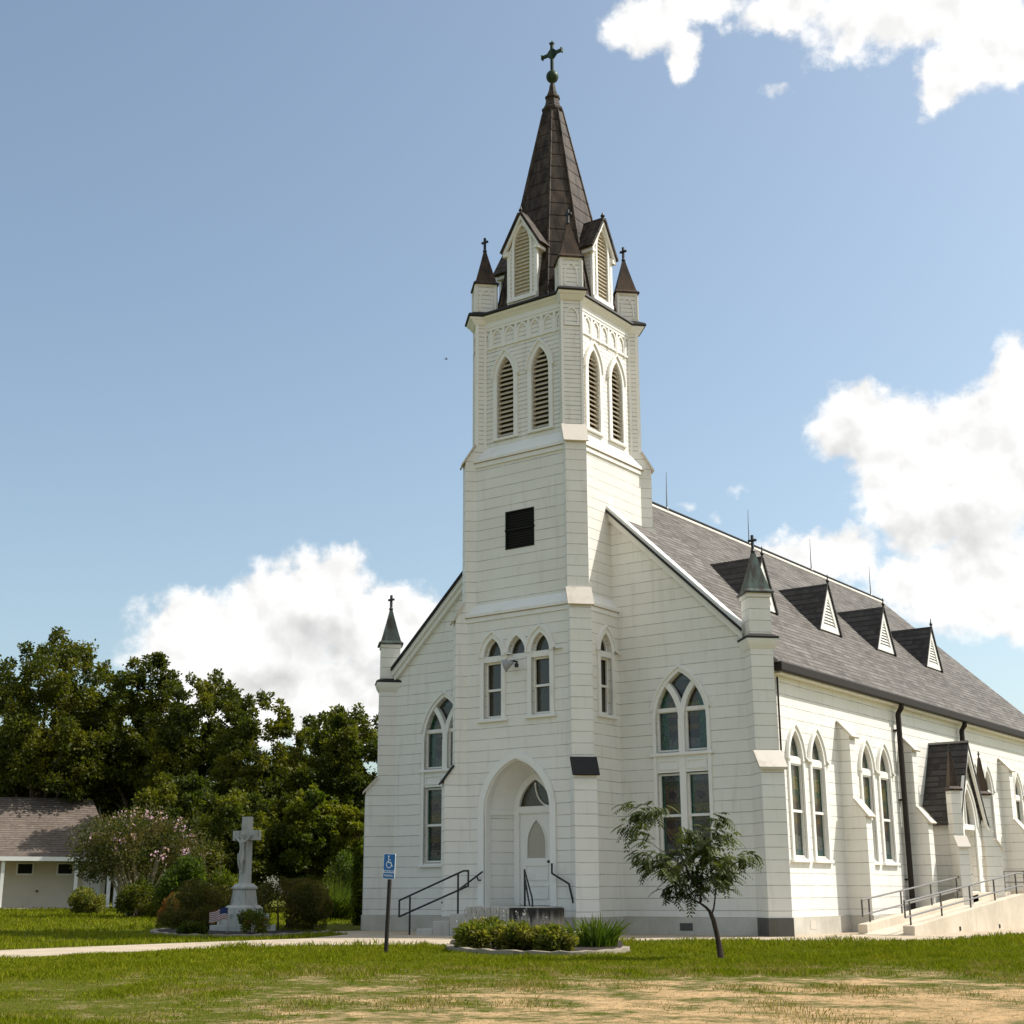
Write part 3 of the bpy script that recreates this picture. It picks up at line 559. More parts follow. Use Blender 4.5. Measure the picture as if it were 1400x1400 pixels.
# diagonal corner buttresses: (d, z) profile swept across, d measured out from the tower's axis
prof = [(1.3, .40), (2.88, .40), (2.90, 3.52), (2.65, 3.86), (2.65, 7.46), (2.43, 7.84), (2.43, 11.54), (2.16, 11.98), (2.16, 15.42), (1.3, 15.42)]
prof_low = prof[:2]+prof[2:4]+[(2.65, 7.46), (2.43, 7.84), (2.43, 11.54), (2.14, 12.0), (1.3, 12.0)]
for k in range(4):
    a = -PI/4+PI/2*k; Mx = Matrix.Translation((0, YC, 0)) @ Matrix.Rotation(a, 4, 'Z')
    mb = MB(); mb.prism(prof_low, lambda p, q, t: (p, t, q), -.26, .26); b = mb.build('buttress', M['siding'], CH, Mx=Mx)
    mb = MB(); mb.box((1.3, -.265, -.1), (2.90, .265, .398)); mb.build('buttress_base', M['foundation'], b)
    def cap(d0, z0, d1, z1, m, o=.05):
        ux, uz = (d1-d0), (z1-z0); l = math.hypot(ux, uz); ux, uz = ux/l, uz/l; nx, nz = uz, -ux
        if nz < 0: nx, nz = -nx, -nz
        p0 = (d0-ux*.09, z0-uz*.09); p1 = (d1+ux*.0, z1+uz*.0)
        mb = MB(); mb.prism([(p0[0]+nx*.005, p0[1]+nz*.005), (p0[0]+nx*.045, p0[1]+nz*.045), (p1[0]+nx*.045, p1[1]+nz*.045), (p1[0]+nx*.005, p1[1]+nz*.005)], lambda p, q, t: (p, t, q), -.26-o, .26+o); mb.build('buttress_cap', m, b)
    cap(2.90, 3.52, 2.65, 3.86, M['blackedge']); cap(2.65, 7.46, 2.43, 7.84, M['sill']); cap(2.43, 11.54, 2.16, 11.98, M['sill'])
    mb = MB(); mb.box((1.3, -.255, 11.9), (2.16, .255, 15.42)); b2 = mb.build('belfry_pier', M['siding_fine'], CH, Mx=Mx)
    mb = MB()
    for t in (-.275, .215): mb.box((2.10, t, 11.96), (2.185, t+.06, 15.42))      # corner boards and a little blind arch near the top
    for d0, d1 in ((1.90, 1.955),): 
        for t in (-.275, .245): mb.box((d0, t, 11.9), (d1, t+.03, 15.1))
    R2 = Matrix.Rotation(PI/2, 4, 'Z')
    def blind(mb, w, z0, zs, za, T):
        q = MB(); q.ribbon([(w, z0)]+arc_pts(w, zs, za, 6)+[(-w, z0)], -.035, .012, -.022, .0); q.ribbon([(-w-.05, z0), (w+.05, z0)], -.035, .012, -.024, .0)
        mb.add([T @ Vector(v) for v in q.v], q.f)
    blind(mb, .15, 14.66, 14.86, 15.10, Matrix.Translation((2.165, 0, 0)) @ R2)
    mb.build('corner_boards', M['trim'], b2)
# arcade band, cornice, louvres on the four belfry faces
for i in range(4):
    Mx = Matrix.Translation((0, YC, 0)) @ Matrix.Rotation(PI/2*i, 4, 'Z')
    mb = MB(); y = -AB_
    for k in range(-3, 4):
        cx = k*.403; w = .145
        mb.ribbon([(cx+w, 14.64)]+shift(arc_pts(w, 14.86, 15.09, 7), cx)+[(cx-w, 14.64)], -.035, .014, y-.030, y+.005)
        if k < 3: mb.box((cx+.165, y-.040, 14.58), (cx+.238, y+.005, 15.13))
    mb.box((-1.25, y-.034, 14.60), (1.25, y+.005, 14.655)); mb.box((-1.3, y-.036, 15.12), (1.3, y+.005, 15.20)); mb.box((-1.3, y-.05, 15.20), (1.3, y+.005, 15.36))
    mb.build('arcade_band', M['trim'], CH, Mx=Mx)
    for c in BL:
        mb = MB(); casing(mb, .265, 12.10, 13.70, 14.29, .12, .045, 13.72); w = mb.build('belfry_opening', M['trim'], CH, Mx=Mx @ Matrix.Translation((c, -AB_, 0)))
        mb = MB(); n = 17
        for j in range(n):
            z = 12.2+(14.2-12.2)*j/(n-1); h = 14.29-13.70; cc = (h*h-.265**2)/(2*.265); r = .265+cc
            hw = .262 if z < 13.66 else max(.03, -cc+math.sqrt(max(0, r*r-(z+.06-13.70)**2)))
            mb.box((-hw, .0, -.014), (hw, .13, .014), Matrix.Translation((0, .025, z-.04)) @ Matrix.Rotation(math.radians(38), 4, 'X'))
        mb.build('louver', M['louver'], w); mb = MB(); n = lancet(.26, 12.12, 13.7, 14.28); mb.add([(x, .15, z) for x, z in n], [tuple(t) for t in tessellate_polygon([[Vector((x, z, 0)) for x, z in n]])]); mb.build('louver_backing', M['louver_gap'], w)
        sill(w, .40, 12.10, .07, .06)
def plan(A, D, hb, z):
    out = []
    for k in range(4):
        a = -PI/4+PI/2*k; e = Vector((math.cos(a), math.sin(a))); t = Vector((-e.y, e.x)); s = RT2*A-hb
        for q in (e*s-t*hb, e*D-t*hb, e*D+t*hb, e*s+t*hb): out.append((q.x, YC+q.y, z))
    return out
mb = MB(); mb.rings([plan(1.53, 2.20, .28, 15.30), plan(1.56, 2.23, .30, 15.34), plan(1.62, 2.29, .33, 15.42), plan(1.65, 2.32, .35, 15.44), plan(1.68, 2.35, .36, 15.50)]); skin('cornice', mb, M['trim'])
mb = MB(); mb.rings([plan(1.70, 2.37, .375, 15.50), plan(1.72, 2.40, .39, 15.53), plan(1.70, 2.37, .375, 15.59), plan(1.50, 2.20, .30, 15.66)]); skin('cornice_flashing', mb, M['blackedge'])
# spire: square with cut corners
def spire_ring(z, a, ch=.5): 
    p = []
    for k in range(4):
        an = PI/2*k; c, s = math.cos(an), math.sin(an)
        for x, y in ((-ch*a, -a), (ch*a, -a)): p.append((x*c-y*s, YC+x*s+y*c, z))
    return p
def spire_a(z): return (.285+.219*(21.9-z))/1.108
mb = MB(); mb.rings([spire_ring(15.60, 1.52), spire_ring(15.75, spire_a(15.85)), spire_ring(18, spire_a(18)), spire_ring(21.92, spire_a(21.92))]); SP = skin('spire', mb, M['slate'])
mb = MB(); a0, a1 = spire_ring(15.7, spire_a(15.8)), spire_ring(21.9, spire_a(21.9))
for p, q in zip(a0, a1): mb.tube([p, q], [.055, .03], 6)
mb.build('hip_roll', M['slate'], SP)
mb = MB(); n8 = 8
mb.lathe([(.26, 21.88), (.31, 21.95), (.31, 22.02), (.26, 22.06), (.21, 22.18), (.185, 22.34), (.215, 22.37), (.215, 22.42), (.165, 22.46), (.11, 22.62), (.07, 22.84)], (0, YC, 0), 8); mb.build('finial_base', M['slate'], SP)
mb = MB(); mb.lathe([(.05, 22.82)]+[(max(.05, .175*math.sin(PI*i/12)), 23.08-.19*math.cos(PI*i/12)) for i in range(1, 12)]+[(.05, 23.28)], (0, YC, 0), 20); mb.build('ball', M['verdigris'], SP, smooth=True)
mb = MB(); mb.box((-.042, YC-.03, 23.24), (.042, YC+.03, 24.16)); mb.box((-.33, YC-.029, 23.77), (.33, YC+.029, 23.86)); 
for s in (-1, 1): mb.box((s*.33-.02, YC-.045, 23.745), (s*.33+.02, YC+.045, 23.885))
mb.box((-.065, YC-.045, 24.13), (.065, YC+.045, 24.18)); mb.tube([(0, YC, 24.18), (0, YC, 24.26)], [.015, .006], 6)
for s in (-1, 1):
    for z, u in ((23.76, -1), (23.87, 1)): mb.prism([(s*.05, z), (s*.15, z), (s*.05, z+u*.1)] if s*u > 0 else [(s*.15, z), (s*.05, z), (s*.05, z+u*.1)], lambda p, q, t: (p, t, q), YC-.03, YC+.03)
mb.build('cross', M['verdigris'], SP)
# gablets on the spire
for i in range(4):
    Mx = Matrix.Translation((0, YC, 0)) @ Matrix.Rotation(PI/2*i, 4, 'Z'); y = -1.50; zb = 15.70; ze = 17.22; za = 18.14; w = .43
    out = [(-w, zb), (w, zb), (w, ze), (0, za-.05), (-w, ze)]
    mb = MB(); yb = -.85
    wall(mb, out, [lancet(.25, 15.86, 17.28, 17.86, 8)], lambda x, z, d: (x, y+d, z), .08)
    for s in (-1, 1): mb.add([(s*w, y, zb), (s*w, yb, zb), (s*w, yb, ze), (s*w, y, ze)], [(0, 1, 2, 3)])
    g = mb.build('spire_gablet', M['siding_fine'], CH, Mx=Mx)
    mb = MB(); mb.ribbon([(.25, 15.86)]+arc_pts(.25, 17.28, 17.86, 8)+[(-.25, 15.86)], -.07, 0, y-.03, y+.01)
    for s in (-1, 1):
        mb.box((s*w-.05, y-.02, zb), (s*w+.05, y+.05, ze)); mb.prism([(s*(w+.14), ze-.17), (0, za-.12), (0, za), (s*(w+.14), ze-.03)][::s], lambda p, q, t: (p, t, q), y-.09, y-.0)
        mb.box((min(s*w, s*(w+.13)), y-.08, ze-.16), (max(s*w, s*(w+.13)), yb, ze-.05))
    mb.box((-w-.04, y-.05, 15.74), (w+.04, y+.02, 15.85)); mb.build('gablet_trim', M['trim'], g)
    mb = MB()
    for s in (-1, 1):
        p = [Vector((s*(w+.17), y-.13, ze-.07)), Vector((0, y-.13, za+.02)), Vector((0, -.6, za+.02)), Vector((s*(w+.17), -.95, ze-.07))]; up = Vector((s*.05, 0, .045)); mb.add(p+[q+up for q in p], [(0, 1, 2, 3), (4, 5, 6, 7), (0, 1, 5, 4), (1, 2, 6, 5), (2, 3, 7, 6), (3, 0, 4, 7)])
    mb.build('gablet_roof', M['slate'], g); mb = MB(); mb.lathe([(.05, za+.0), (.035, za+.08), (.065, za+.13), (.03, za+.18), (.012, za+.24)], (0, y-.06, 0), 8); mb.build('finial', M['iron'], g)
    mb = MB()
    for j in range(18):
        z = 15.92+.104*j; h = .58; cc = (h*h-.0625)/.5; r = .25+cc; hw = .246 if z < 17.25 else max(.02, -cc+math.sqrt(max(0, r*r-(z+.03-17.28)**2)))
        mb.box((-hw, .0, -.006), (hw, .06, .006), Matrix.Translation((0, y+.002, z-.03)) @ Matrix.Rotation(math.radians(50), 4, 'X'))
    mb.build('louver', M['trim_tan'], g); mb = MB(); mb.add([(x, y+.055, z) for x, z in lancet(.25, 15.86, 17.28, 17.86, 8)], [tuple(t) for t in tessellate_polygon([[Vector((x, z, 0)) for x, z in lancet(.25, 15.86, 17.28, 17.86, 8)]])]); mb.build('louver_backing', M['louver'], g)
# pinnacles
def small_cross(mb, z, h, t=.022):
    mb.box((-t, -t, z), (t, t, z+h)); mb.box((-t*.9, -h*.30, z+h*.55), (t*.9, h*.30, z+h*.55+2*t))
def pinnacle(loc, rz, hb, z0, z1, ze, zt, roofm, flare=.06, blind_arch=True):
    Mx = MxZ(loc, rz); mb = MB(); mb.box((-hb, -hb, z0), (hb, hb, z1)); p = mb.build('pinnacle', M['siding'] if not blind_arch else M['siding_fine'], CH, Mx=Mx)
    f = hb+flare; H = zt-ze
    sq = lambda a, z: [(-a, -a, z), (a, -a, z), (a, a, z), (-a, a, z)]
    mb = MB(); mb.rings([sq(f, ze-.035), sq(f, ze), sq(f*.80, ze+H*.07), sq(f*.57, ze+H*.36), sq(f*.30, ze+H*.72), sq(.035, ze+H)]); mb.build('pinnacle_roof', roofm, p)
    mb = MB(); mb.box((-hb-.025, -hb-.025, z1-.10), (hb+.025, hb+.025, z1+.02)); 
    if blind_arch:
        for q in range(4):
            T = Matrix.Rotation(PI/2*q, 4, 'Z') @ Matrix.Translation((0, -hb, 0)); r = MB(); w = hb*.58
            zb = z0+.12; r.ribbon([(w, zb)]+arc_pts(w, z0+(z1-z0)*.45, z0+(z1-z0)*.78, 6)+[(-w, zb)], -.03, .012, -.02, .0)
            for s in (-1, 1): r.box((s*hb-.05, -.012, z0), (s*hb+.05, .0, z1-.1))
            mb.add([T @ Vector(v) for v in r.v], r.f)
    mb.build('pinnacle_trim', M['trim'], p)
    mb = MB(); mb.lathe([(.045, zt-.03), (.06, zt+.02), (.03, zt+.06), (.02, zt+.10)], (0, 0, 0), 8); mb.build('finial', M['iron'], p); mb = MB(); small_cross(mb, zt+.06, .34, .026); mb.build('cross', M['iron'], p, Mx=Matrix.Rotation(-rz, 4, 'Z') @ Matrix.Rotation(PI/2, 4, 'Z'))
    return p
for k in range(4):
    a = -PI/4+PI/2*k; pinnacle((1.35*RT2*math.cos(a), YC+1.35*RT2*math.sin(a), 0), a, .265, 15.6, 16.52, 16.50, 17.55, M['slate_small'], .075)
# nave corner piers with their pinnacles
for s in (1, -1):
    a = -PI/4 if s > 0 else -PI*.75
    Mx = MxZ((s*5.5, .06, 0), a); lowd = .58
    mb = MB(); mb.prism([(-.26, .39), (lowd, .39), (lowd, 3.55), (.27, 3.87), (.27, 6.30), (-.26, 6.30)], lambda p, q, t: (p, t, q), -.26, .26); b = mb.build('corner_pier', M['siding'], CH, Mx=Mx)
    mb = MB(); mb.prism([(lowd+.06, 3.47), (lowd+.07, 3.53), (.29, 3.92), (.27, 3.86)], lambda p, q, t: (p, t, q), -.32, .32); mb.build('pier_cap', M['sill'], b)
    mb = MB(); mb.rings([[(-e, -e, z), (e, -e, z), (e, e, z), (-e, e, z)] for e, z in ((.275, 6.17), (.33, 6.27), (.36, 6.36), (.36, 6.40))]); mb.build('pier_cornice', M['trim'], b)
    mb = MB(); mb.rings([[(-e, -e, z), (e, -e, z), (e, e, z), (-e, e, z)] for e, z in ((.38, 6.402), (.38, 6.44), (.25, 6.52))]); mb.build('pier_flashing', M['blackedge'], b)
    mb = MB(); mb.box((-.28, -.275, -.1), (lowd+.03, .275, .388)); mb.build('pier_base', M['rockface'] if s > 0 else M['foundation'], b, 'dark rock-faced base block' if s > 0 else None)
    pinnacle((s*5.5, .06, 0), a, .255, 6.45, 7.46, 7.48, 8.46, M['copper'], .08, False)
# side buttresses with two caps
for j in range(5):
    y = 3.85+BAY*j
    mb = MB(); w = .17
    mb.prism([(5.6, .39), (6.30, .39), (6.30, 2.68), (6.02, 3.03), (6.02, 4.56), (5.72, 4.86), (5.6, 4.86)], lambda p, q, t: (p, y+t, q), -w, w); b = skin('side_buttress', mb, M['siding'])
    for d0, z0, d1, z1 in ((6.30, 2.68, 6.02, 3.03), (6.02, 4.56, 5.72, 4.90)):
        mb = MB()
        ux, uz = d1-d0, z1-z0; l = math.hypot(ux, uz); ux /= l; uz /= l
        mb.prism([(d0-ux*.10+.004, z0-uz*.10+.004), (d0-ux*.10+.04, z0-uz*.10+.035), (d1+.035, z1+.03), (d1+.004, z1+.004)], lambda p, q, t: (p, y+t, q), -w-.05, w+.05)
        mb.build('buttress_cap', M['sill'], b)
    mb = MB(); mb.box((5.6, y-w-.01, -.1), (6.33, y+w+.01, .388)); mb.build('buttress_base', M['foundation'], b)
# downspouts
for y in (7.45, 12.42):
    mb = MB(); mb.tube([(XE+.02, y, RZ(XE)-.19), (XE, y, 5.6), (XW+.13, y, 5.45), (XW+.13, y, .3)], .075, 8)
    for z in (1.2, 3.2, 5.0): mb.box((XW, y-.1, z), (XW+.15, y+.1, z+.04))
    skin('downspout', mb, M['gutter'])
mb = MB(); mb.box((XW+.02, .62, .4), (XW+.055, .66, 5.7)) if False else mb.tube([(XW+.04, .43, .4), (XW+.04, .43, 5.6)], .022, 6); skin('corner_dark_line', mb, M['gutter'])  # thin dark upright tube on the side wall by the front corner

# tower windows: triple lancet on the front, one on the side
def tower_window(Mx, w, blindlow=False):
    mb = MB(); z0 = 6.36 if blindlow else 4.95
    casing(mb, w, 6.34 if blindlow else 4.93, 6.42, 6.88, .115, .038 if blindlow else .045, None if blindlow else 6.42); W_ = mb.build('window', M['trim'], CH, Mx=Mx)
    pane(W_, lancet(w, z0, 6.42, 6.87), .155, M['dark_glass']); sash(W_, w, 6.42, 6.44, .09, .04, arc_pts(w, 6.44, 6.87))
    if not blindlow:
        bar(-w, w, 6.30, 6.44, -.01, .15).build('transom', M['reveal'], W_); sash(W_, w-.002, 5.60, 6.30, .08, .045); sash(W_, w-.002, 4.97, 5.66, .10, .045); sill(W_, w+.17, 4.93)
    else:
        bar(-w, w, 6.30, 6.42, -.012, .15).build('transom', M['reveal'], W_)
for cx, z0 in tower_lights: tower_window(Matrix.Translation((cx, YC-AL, 0)), .265, z0 > 5)
tower_window(Matrix.Translation((AL, -.62, 0)) @ Rside, .25)
# porch recess and door
def arch_path(w, z0, zs, za, n=14): return [(w, z0), (w, z0+(zs-z0)*.5)]+arc_pts(w, zs, za, n)+[(-w, z0+(zs-z0)*.5), (-w, z0)]
yf = YC-AL; pa = arch_path(.95, .63, 2.75, 3.96); pb = arch_path(.60, .63, 2.80, 3.66)
mb = MB(); n = len(pa); rv = [(x, yf+.19, z) for x, z in pa]+[(x, yf+.78, z) for x, z in pb]; mb.add(rv[0:3]+rv[n:n+3], [(0, 1, 4, 3), (1, 2, 5, 4)]); D0 = skin('door_recess', mb, M['siding']); D1 = MB().add(rv[n-3:n]+rv[2*n-3:2*n], [(0, 1, 4, 3), (1, 2, 5, 4)]).build('recess_side', M['siding'], D0)
mb = MB(); k_ = n-4; mb.add(rv[2:n-2]+rv[n+2:2*n-2], [(i, i+1, k_+i+1, k_+i) for i in range(k_-1)]); mb.build('recess_vault', M['trim'], D0, smooth=True)
mb = MB(); mb.ribbon(arch_path(.95, .63, 2.75, 3.96), -.16, 0, yf-.05, yf+.01); mb.ribbon(arch_path(.95, .63, 2.75, 3.96), -.005, .035, yf+.01, yf+.20); mb.build('recess_trim', M['trim'], D0)
mb = MB()
for s in (-1, 1):
    mb.add([(s*.945, yf+.2, 2.70), (s*.945, yf+.2, 2.82), (s*.60, yf+.77, 2.82), (s*.60, yf+.77, 2.72), (s*.915, yf+.19, 2.70), (s*.915, yf+.19, 2.82), (s*.575, yf+.76, 2.82), (s*.575, yf+.76, 2.72)], [(0, 1, 2, 3), (4, 5, 6, 7), (0, 1, 5, 4), (3, 2, 6, 7)])
mb.build('recess_moulding', M['trim'], D0)
yd = yf+.78
mb = MB(); mb.ribbon(arch_path(.60, .63, 2.80, 3.66), -.02, .13, yd-.06, yd+.05); mb.box((-.48, yd-.05, 2.74), (.48, yd+.05, 2.90)); DF = skin('door_frame', mb, M['trim'])
mb = MB(); 
dl = [(-.475, .64), (.475, .64), (.475, 2.74), (-.475, 2.74)]; gl = lancet(.26, 1.71, 2.02, 2.58, 8); wall(mb, dl, [gl], fr(yd), .04)
DO = mb.build('door', M['trim'], CH)
mb = MB()
for z0, z1 in ((.78, 1.10), (1.20, 1.56)): mb.ribbon([(-.33, z0), (.33, z0), (.33, z1), (-.33, z1)], 0, .035, yd-.018, yd+.002, True)
mb.ribbon([(.26, 1.71)]+arc_pts(.26, 2.02, 2.58, 8)+[(-.26, 1.71)], -.035, 0, yd-.015, yd+.002); mb.build('door_panel', M['reveal'], DO)
mb = MB(); n = 24
for j in range(n): z = 1.73+.036*j; hw = .255 if z < 2.0 else max(.02, .255*(1-((z-2.0)/.60)**1.6)); mb.box((-hw, yd+.022, z), (hw, yd+.030, z+.028))
mb.add([(x, yd+.035, z) for x, z in gl], [tuple(t) for t in tessellate_polygon([[Vector((x, z, 0)) for x, z in gl]])]); mb.build('blind', M['blind'], DO)
mb = MB(); mb.lathe([(.03, 0), (.03, .02), (.015, .03), (.035, .06), (.03, .085), (.01, .095)], (0, 0, 0), 10); mb.build('knob', M['iron'], DO, Mx=Matrix.Translation((.38, yd, 1.62)) @ Matrix.Rotation(PI/2, 4, 'X'))
mb = MB(); tg = [(-.47, 2.90), (.47, 2.90)]+arc_pts(.47, 2.91, 3.50, 10); mb.add([(x, yd+.02, z) for x, z in tg], [tuple(t) for t in tessellate_polygon([[Vector((x, z, 0)) for x, z in tg]])]); mb.build('transom_glass', M['dark_glass'], DF)
mb = MB(); mb.ribbon([(-.02+.38*(1-math.cos(t)), 3.45-.55*math.sin(t)) for t in [PI/2*i/8 for i in range(9)]], -.015, .015, yd-.02, yd+.02); mb.build('transom_bar', M['reveal'], DF)

# side entrance porch in the third bay
PX, PY, PH = 6.62, 9.95, .98
mb = MB(); zr, zev = 4.86, 2.86
ph = [shift([(-.46, .92), (.46, .92)]+arc_pts(.46, 2.62, 3.62, 9), PY)]
wall(mb, [(PY-PH, .0), (PY+PH, .0), (PY+PH, zev), (PY, zr-.08), (PY-PH, zev)], ph, lambda x, z, d: (PX-d, x, z), .14)
for y in (PY-PH, PY+PH): mb.add([(XW-.02, y, 0), (PX, y, 0), (PX, y, zev), (XW-.02, y, zev)], [(0, 1, 2, 3)])
P = skin('side_porch', mb, M['siding'])
mb = MB()
for s in (-1, 1):
    ys = [(0, zr), (.55, zr-.55*1.98), (PH+.10, zev-.08), (PH+.22, zev-.20)]
    top = [(x, PY+s*q, z) for q, z in ys for x in (XW-.02, PX+.20)]
    fs = [(2*i, 2*i+1, 2*i+3, 2*i+2) for i in range(3)]; k = len(top); low = [(x, y-s*.03, z-.06) for x, y, z in top]
    mb.add(top+low, fs+[tuple(q+k for q in f) for f in fs]+[(2*i+1, 2*i+3, 2*i+3+k, 2*i+1+k) for i in range(3)]+[(6, 7, 7+k, 6+k)])
mb.build('porch_roof', M['roof_shade'], P)
mb = MB(); mb.box((XW, PY-.05, zr-.02), (PX+.22, PY+.05, zr+.035)); mb.build('porch_ridge', M['galv'], P)
Mp = Matrix.Translation((PX, PY, 0)) @ Rside
mb = MB(); casing(mb, .46, .92, 2.62, 3.62, .11, .045, 2.60)
for s in (-1, 1): mb.prism([(s*(PH+.18), zev-.42), (0, zr-.30), (0, zr-.08), (s*(PH+.18), zev-.18)][::s], lambda p, q, t: (p, t, q), -.18, -.10)
mb.box((-.46, -.02, 2.52), (.46, .12, 2.66)); mb.build('porch_trim', M['trim'], P, Mx=Mp)
pane(P, lancet(.455, 2.66, 2.67, 3.60), .10, M['dark_glass']).matrix_local = Mp
mb = MB(); mb.ribbon([(-.20+.2*(1-math.cos(t)), 2.66+.7*math.sin(t)) for t in [PI/2*i/8 for i in range(9)]], -.02, .02, .03, .10); mb.box((-.02, .03, 2.66), (.02, .10, 3.5)); mb.build('transom_bar', M['trim'], P, Mx=Mp)
mb = MB(); mb.box((-.45, .75, .92), (.45, .80, 2.52)); sdo = mb.build('side_door', M['trim'], P, Mx=Mp)
mb = MB(); mb.box((-.46, .141, .92), (-.455, .8, 2.52)); mb.box((.455, .141, .92), (.46, .8, 2.52)); mb.box((-.46, .141, 2.515), (.46, .8, 2.53)); mb.build('porch_reveal', M['reveal'], P, Mx=Mp)
for s in (-1, 1):
    a = -PI/4 if s < 0 else PI/4; loc = (PX+.05, PY+s*(PH+.20), 0); Mx = MxZ(loc, a)
    mb = MB(); mb.prism([(-.1, -.05), (.36, -.05), (.36, 2.06), (.22, 2.26), (-.1, 2.26)], lambda p, q, t: (p, t, q), -.14, .14); mb.build('porch_buttress', M['siding'], P, Mx=Mx)
    mb = MB(); mb.prism([(.42, 2.0), (.42, 2.04), (.22, 2.32), (.20, 2.28)], lambda p, q, t: (p, t, q), -.18, .18); mb.build('buttress_cap', M['sill'], P, Mx=Mx)
    mb = MB(); mb.box((-.13, -.13, 2.20), (.17, .13, 3.50)); pp = mb.build('porch_pinnacle', M['siding'], P, Mx=Mx)
    mb = MB(); sq = lambda e, z: [(.02-e, -e, z), (.02+e, -e, z), (.02+e, e, z), (.02-e, e, z)]; mb.rings([sq(.19, 3.48), sq(.19, 3.53), sq(.12, 3.60), sq(.05, 4.3), sq(.03, 4.52)]); mb.build('pinnacle_roof', M['slate_small'], pp)
    mb = MB(); small_cross(mb, 4.5, .2, .014); mb.build('cross', M['iron'], pp, Mx=Matrix.Translation((.02, 0, 0)))

# ------------------------------------------------------------------ steps, rails, ramp, floodlight
t = thing('entrance_steps', 'grey concrete steps and landing before the tower door, climbed from the left', 'steps', (0, -2.4, 0))
def child(mb, name, m, parent, loc=None, **k):
    """world-coordinate mesh attached to a thing standing at its own place"""
    o = mb.build(name, m, parent, **k); l = parent.location; o.matrix_parent_inverse = parent.matrix_world.inverted() if False else Matrix.Rotation(-parent.rotation_euler.z, 4, 'Z') @ Matrix.Translation(-Vector(l)); return o
child(MB().box((-.36, -3.1, -.1), (1.25, YC-AL+.79, .628)), 'landing', M['step'], t, bevel=.015)
for x, z in ((-1.78, .15), (-1.30, .315), (-.82, .475)): child(MB().box((x, -3.1, -.1), (x+.47, YC-AL-.02, z)), 'step', M['step'], t, bevel=.015)
o = MB().box((1.02, -3.36, -.1), (2.30, -3.13, .612)).build('landing_wall', M['stained'], bevel=.015); tag(o, 'free-standing concrete slab wall with black stains before the tower steps', 'wall')
o = MB().box((3.2, -4.55, -.05), (3.55, -4.2, .18)).build('concrete_block', M['concrete'], bevel=.015); tag(o, 'small pale concrete block at the foot of the stained wall', 'block')
def pipe(name, paths, m, r, parent, n=8):
    for p in paths: child(MB().tube(p, r, n), name, m, parent)
t = thing('stair_railing', 'black pipe railing with two rails on posts along the left steps', 'railing', (-1.3, -3.05, 0), 0, 'black iron handrails by the tower steps')
y = -3.05
pipe('post', [[(-2.02, y, .0), (-2.02, y, .85)], [(-.62, y, .48), (-.62, y, 1.345)]], M['iron'], .022, t)
pipe('rail', [[(-2.34, y, .765), (-.47, y, 1.40), (-.33, y, 1.40)], [(-2.34, y, .405), (-.33, y, 1.075)], [(-2.34, y, .395), (-2.34, y, .775)], [(-.33, y, 1.065), (-.33, y, 1.41)]], M['iron'], .022, t)
t = thing('wall_handrail', 'short sloping black handrail on the wall left of the door arch', 'handrail', (-1.5, -1.8, 0), 0, 'black iron handrails by the tower steps')
pipe('rail', [[(-2.10, -1.80, .70), (-.89, -1.80, 1.40)]], M['iron'], .022, t)
pipe('bracket', [[(-1.94, -1.80, .79), (-1.91, -1.78, .70), (-1.90, -1.66, .70)], [(-1.06, -1.80, 1.30), (-1.03, -1.78, 1.21), (-1.02, -1.66, 1.21)]], M['iron'], .018, t)
t = thing('wall_handrail', 'bent black handrail on the wall right of the door arch', 'handrail', (1.3, -1.8, 0), 0, 'black iron handrails by the tower steps')
pipe('rail', [[(1.07, -1.80, 1.56), (1.07, -1.80, 1.34), (1.54, -1.82, 1.11), (1.66, -1.84, .70)]], M['iron'], .024, t)
pipe('bracket', [[(1.20, -1.80, 1.27), (1.20, -1.66, 1.22)], [(1.63, -1.83, .80), (1.63, -1.66, .78)]], M['iron'], .018, t)
t = thing('landing_railing', 'low triangular black railing standing on the landing before the door', 'railing', (.83, -2.5, .63), 0, 'black iron handrails by the tower steps')
pipe('rail', [[(.60, -2.2, .63), (.60, -2.2, 1.42), (1.20, -2.75, .80), (1.22, -2.77, .63)], [(.64, -2.24, .63), (.64, -2.24, 1.22), (1.02, -2.6, .66)]], M['iron'], .020, t)
# wheelchair ramp along the sunny side
t = thing('wheelchair_ramp', 'pale concrete ramp rising along the sunny side wall to the porch', 'ramp', (7.4, 6, 0))
def rz_(y): return max(0, min(.68, .02+(y-1.8)*.083))
def curb(x0, x1, ya, yb, h0):
    mb = MB(); ys = [ya]+[ya+(9.6-ya)*i/6 for i in range(1, 7)]+([yb] if yb > 9.6 else []); rs = [[(x0, y, -.1), (x1, y, -.1), (x1, y, rz_(y)+h0), (x0, y, rz_(y)+h0)] for y in ys]; mb.rings(rs); return mb
child(curb(7.74, 8.0, 1.75, 16.0, .19), 'outer_curb', M['concrete'], t, bevel=.012); child(curb(6.62, 6.84, 2.0, 8.75, .19), 'inner_curb', M['concrete'], t, bevel=.012)
mb = MB(); mb.rings([[(6.84, y, -.1), (7.74, y, -.1), (7.74, y, rz_(y)+.005), (6.84, y, rz_(y)+.005)] for y in (1.75, 9.6, 16.0)]); child(mb, 'ramp_deck', M['concrete'], t)
child(MB().box((5.76, 8.75, -.1), (6.84, 12.6, .90)), 'landing', M['concrete'], t, bevel=.012); child(MB().box((6.84, 12.4, -.1), (7.74, 12.6, .92)), 'end_curb', M['concrete'], t)
child(MB().box((8.0, 4.55, .05), (8.012, 4.64, .14)), 'weep_hole', M['screen'], t); child(MB().box((8.0, 7.4, .05), (8.012, 7.49, .14)), 'weep_hole', M['screen'], t)
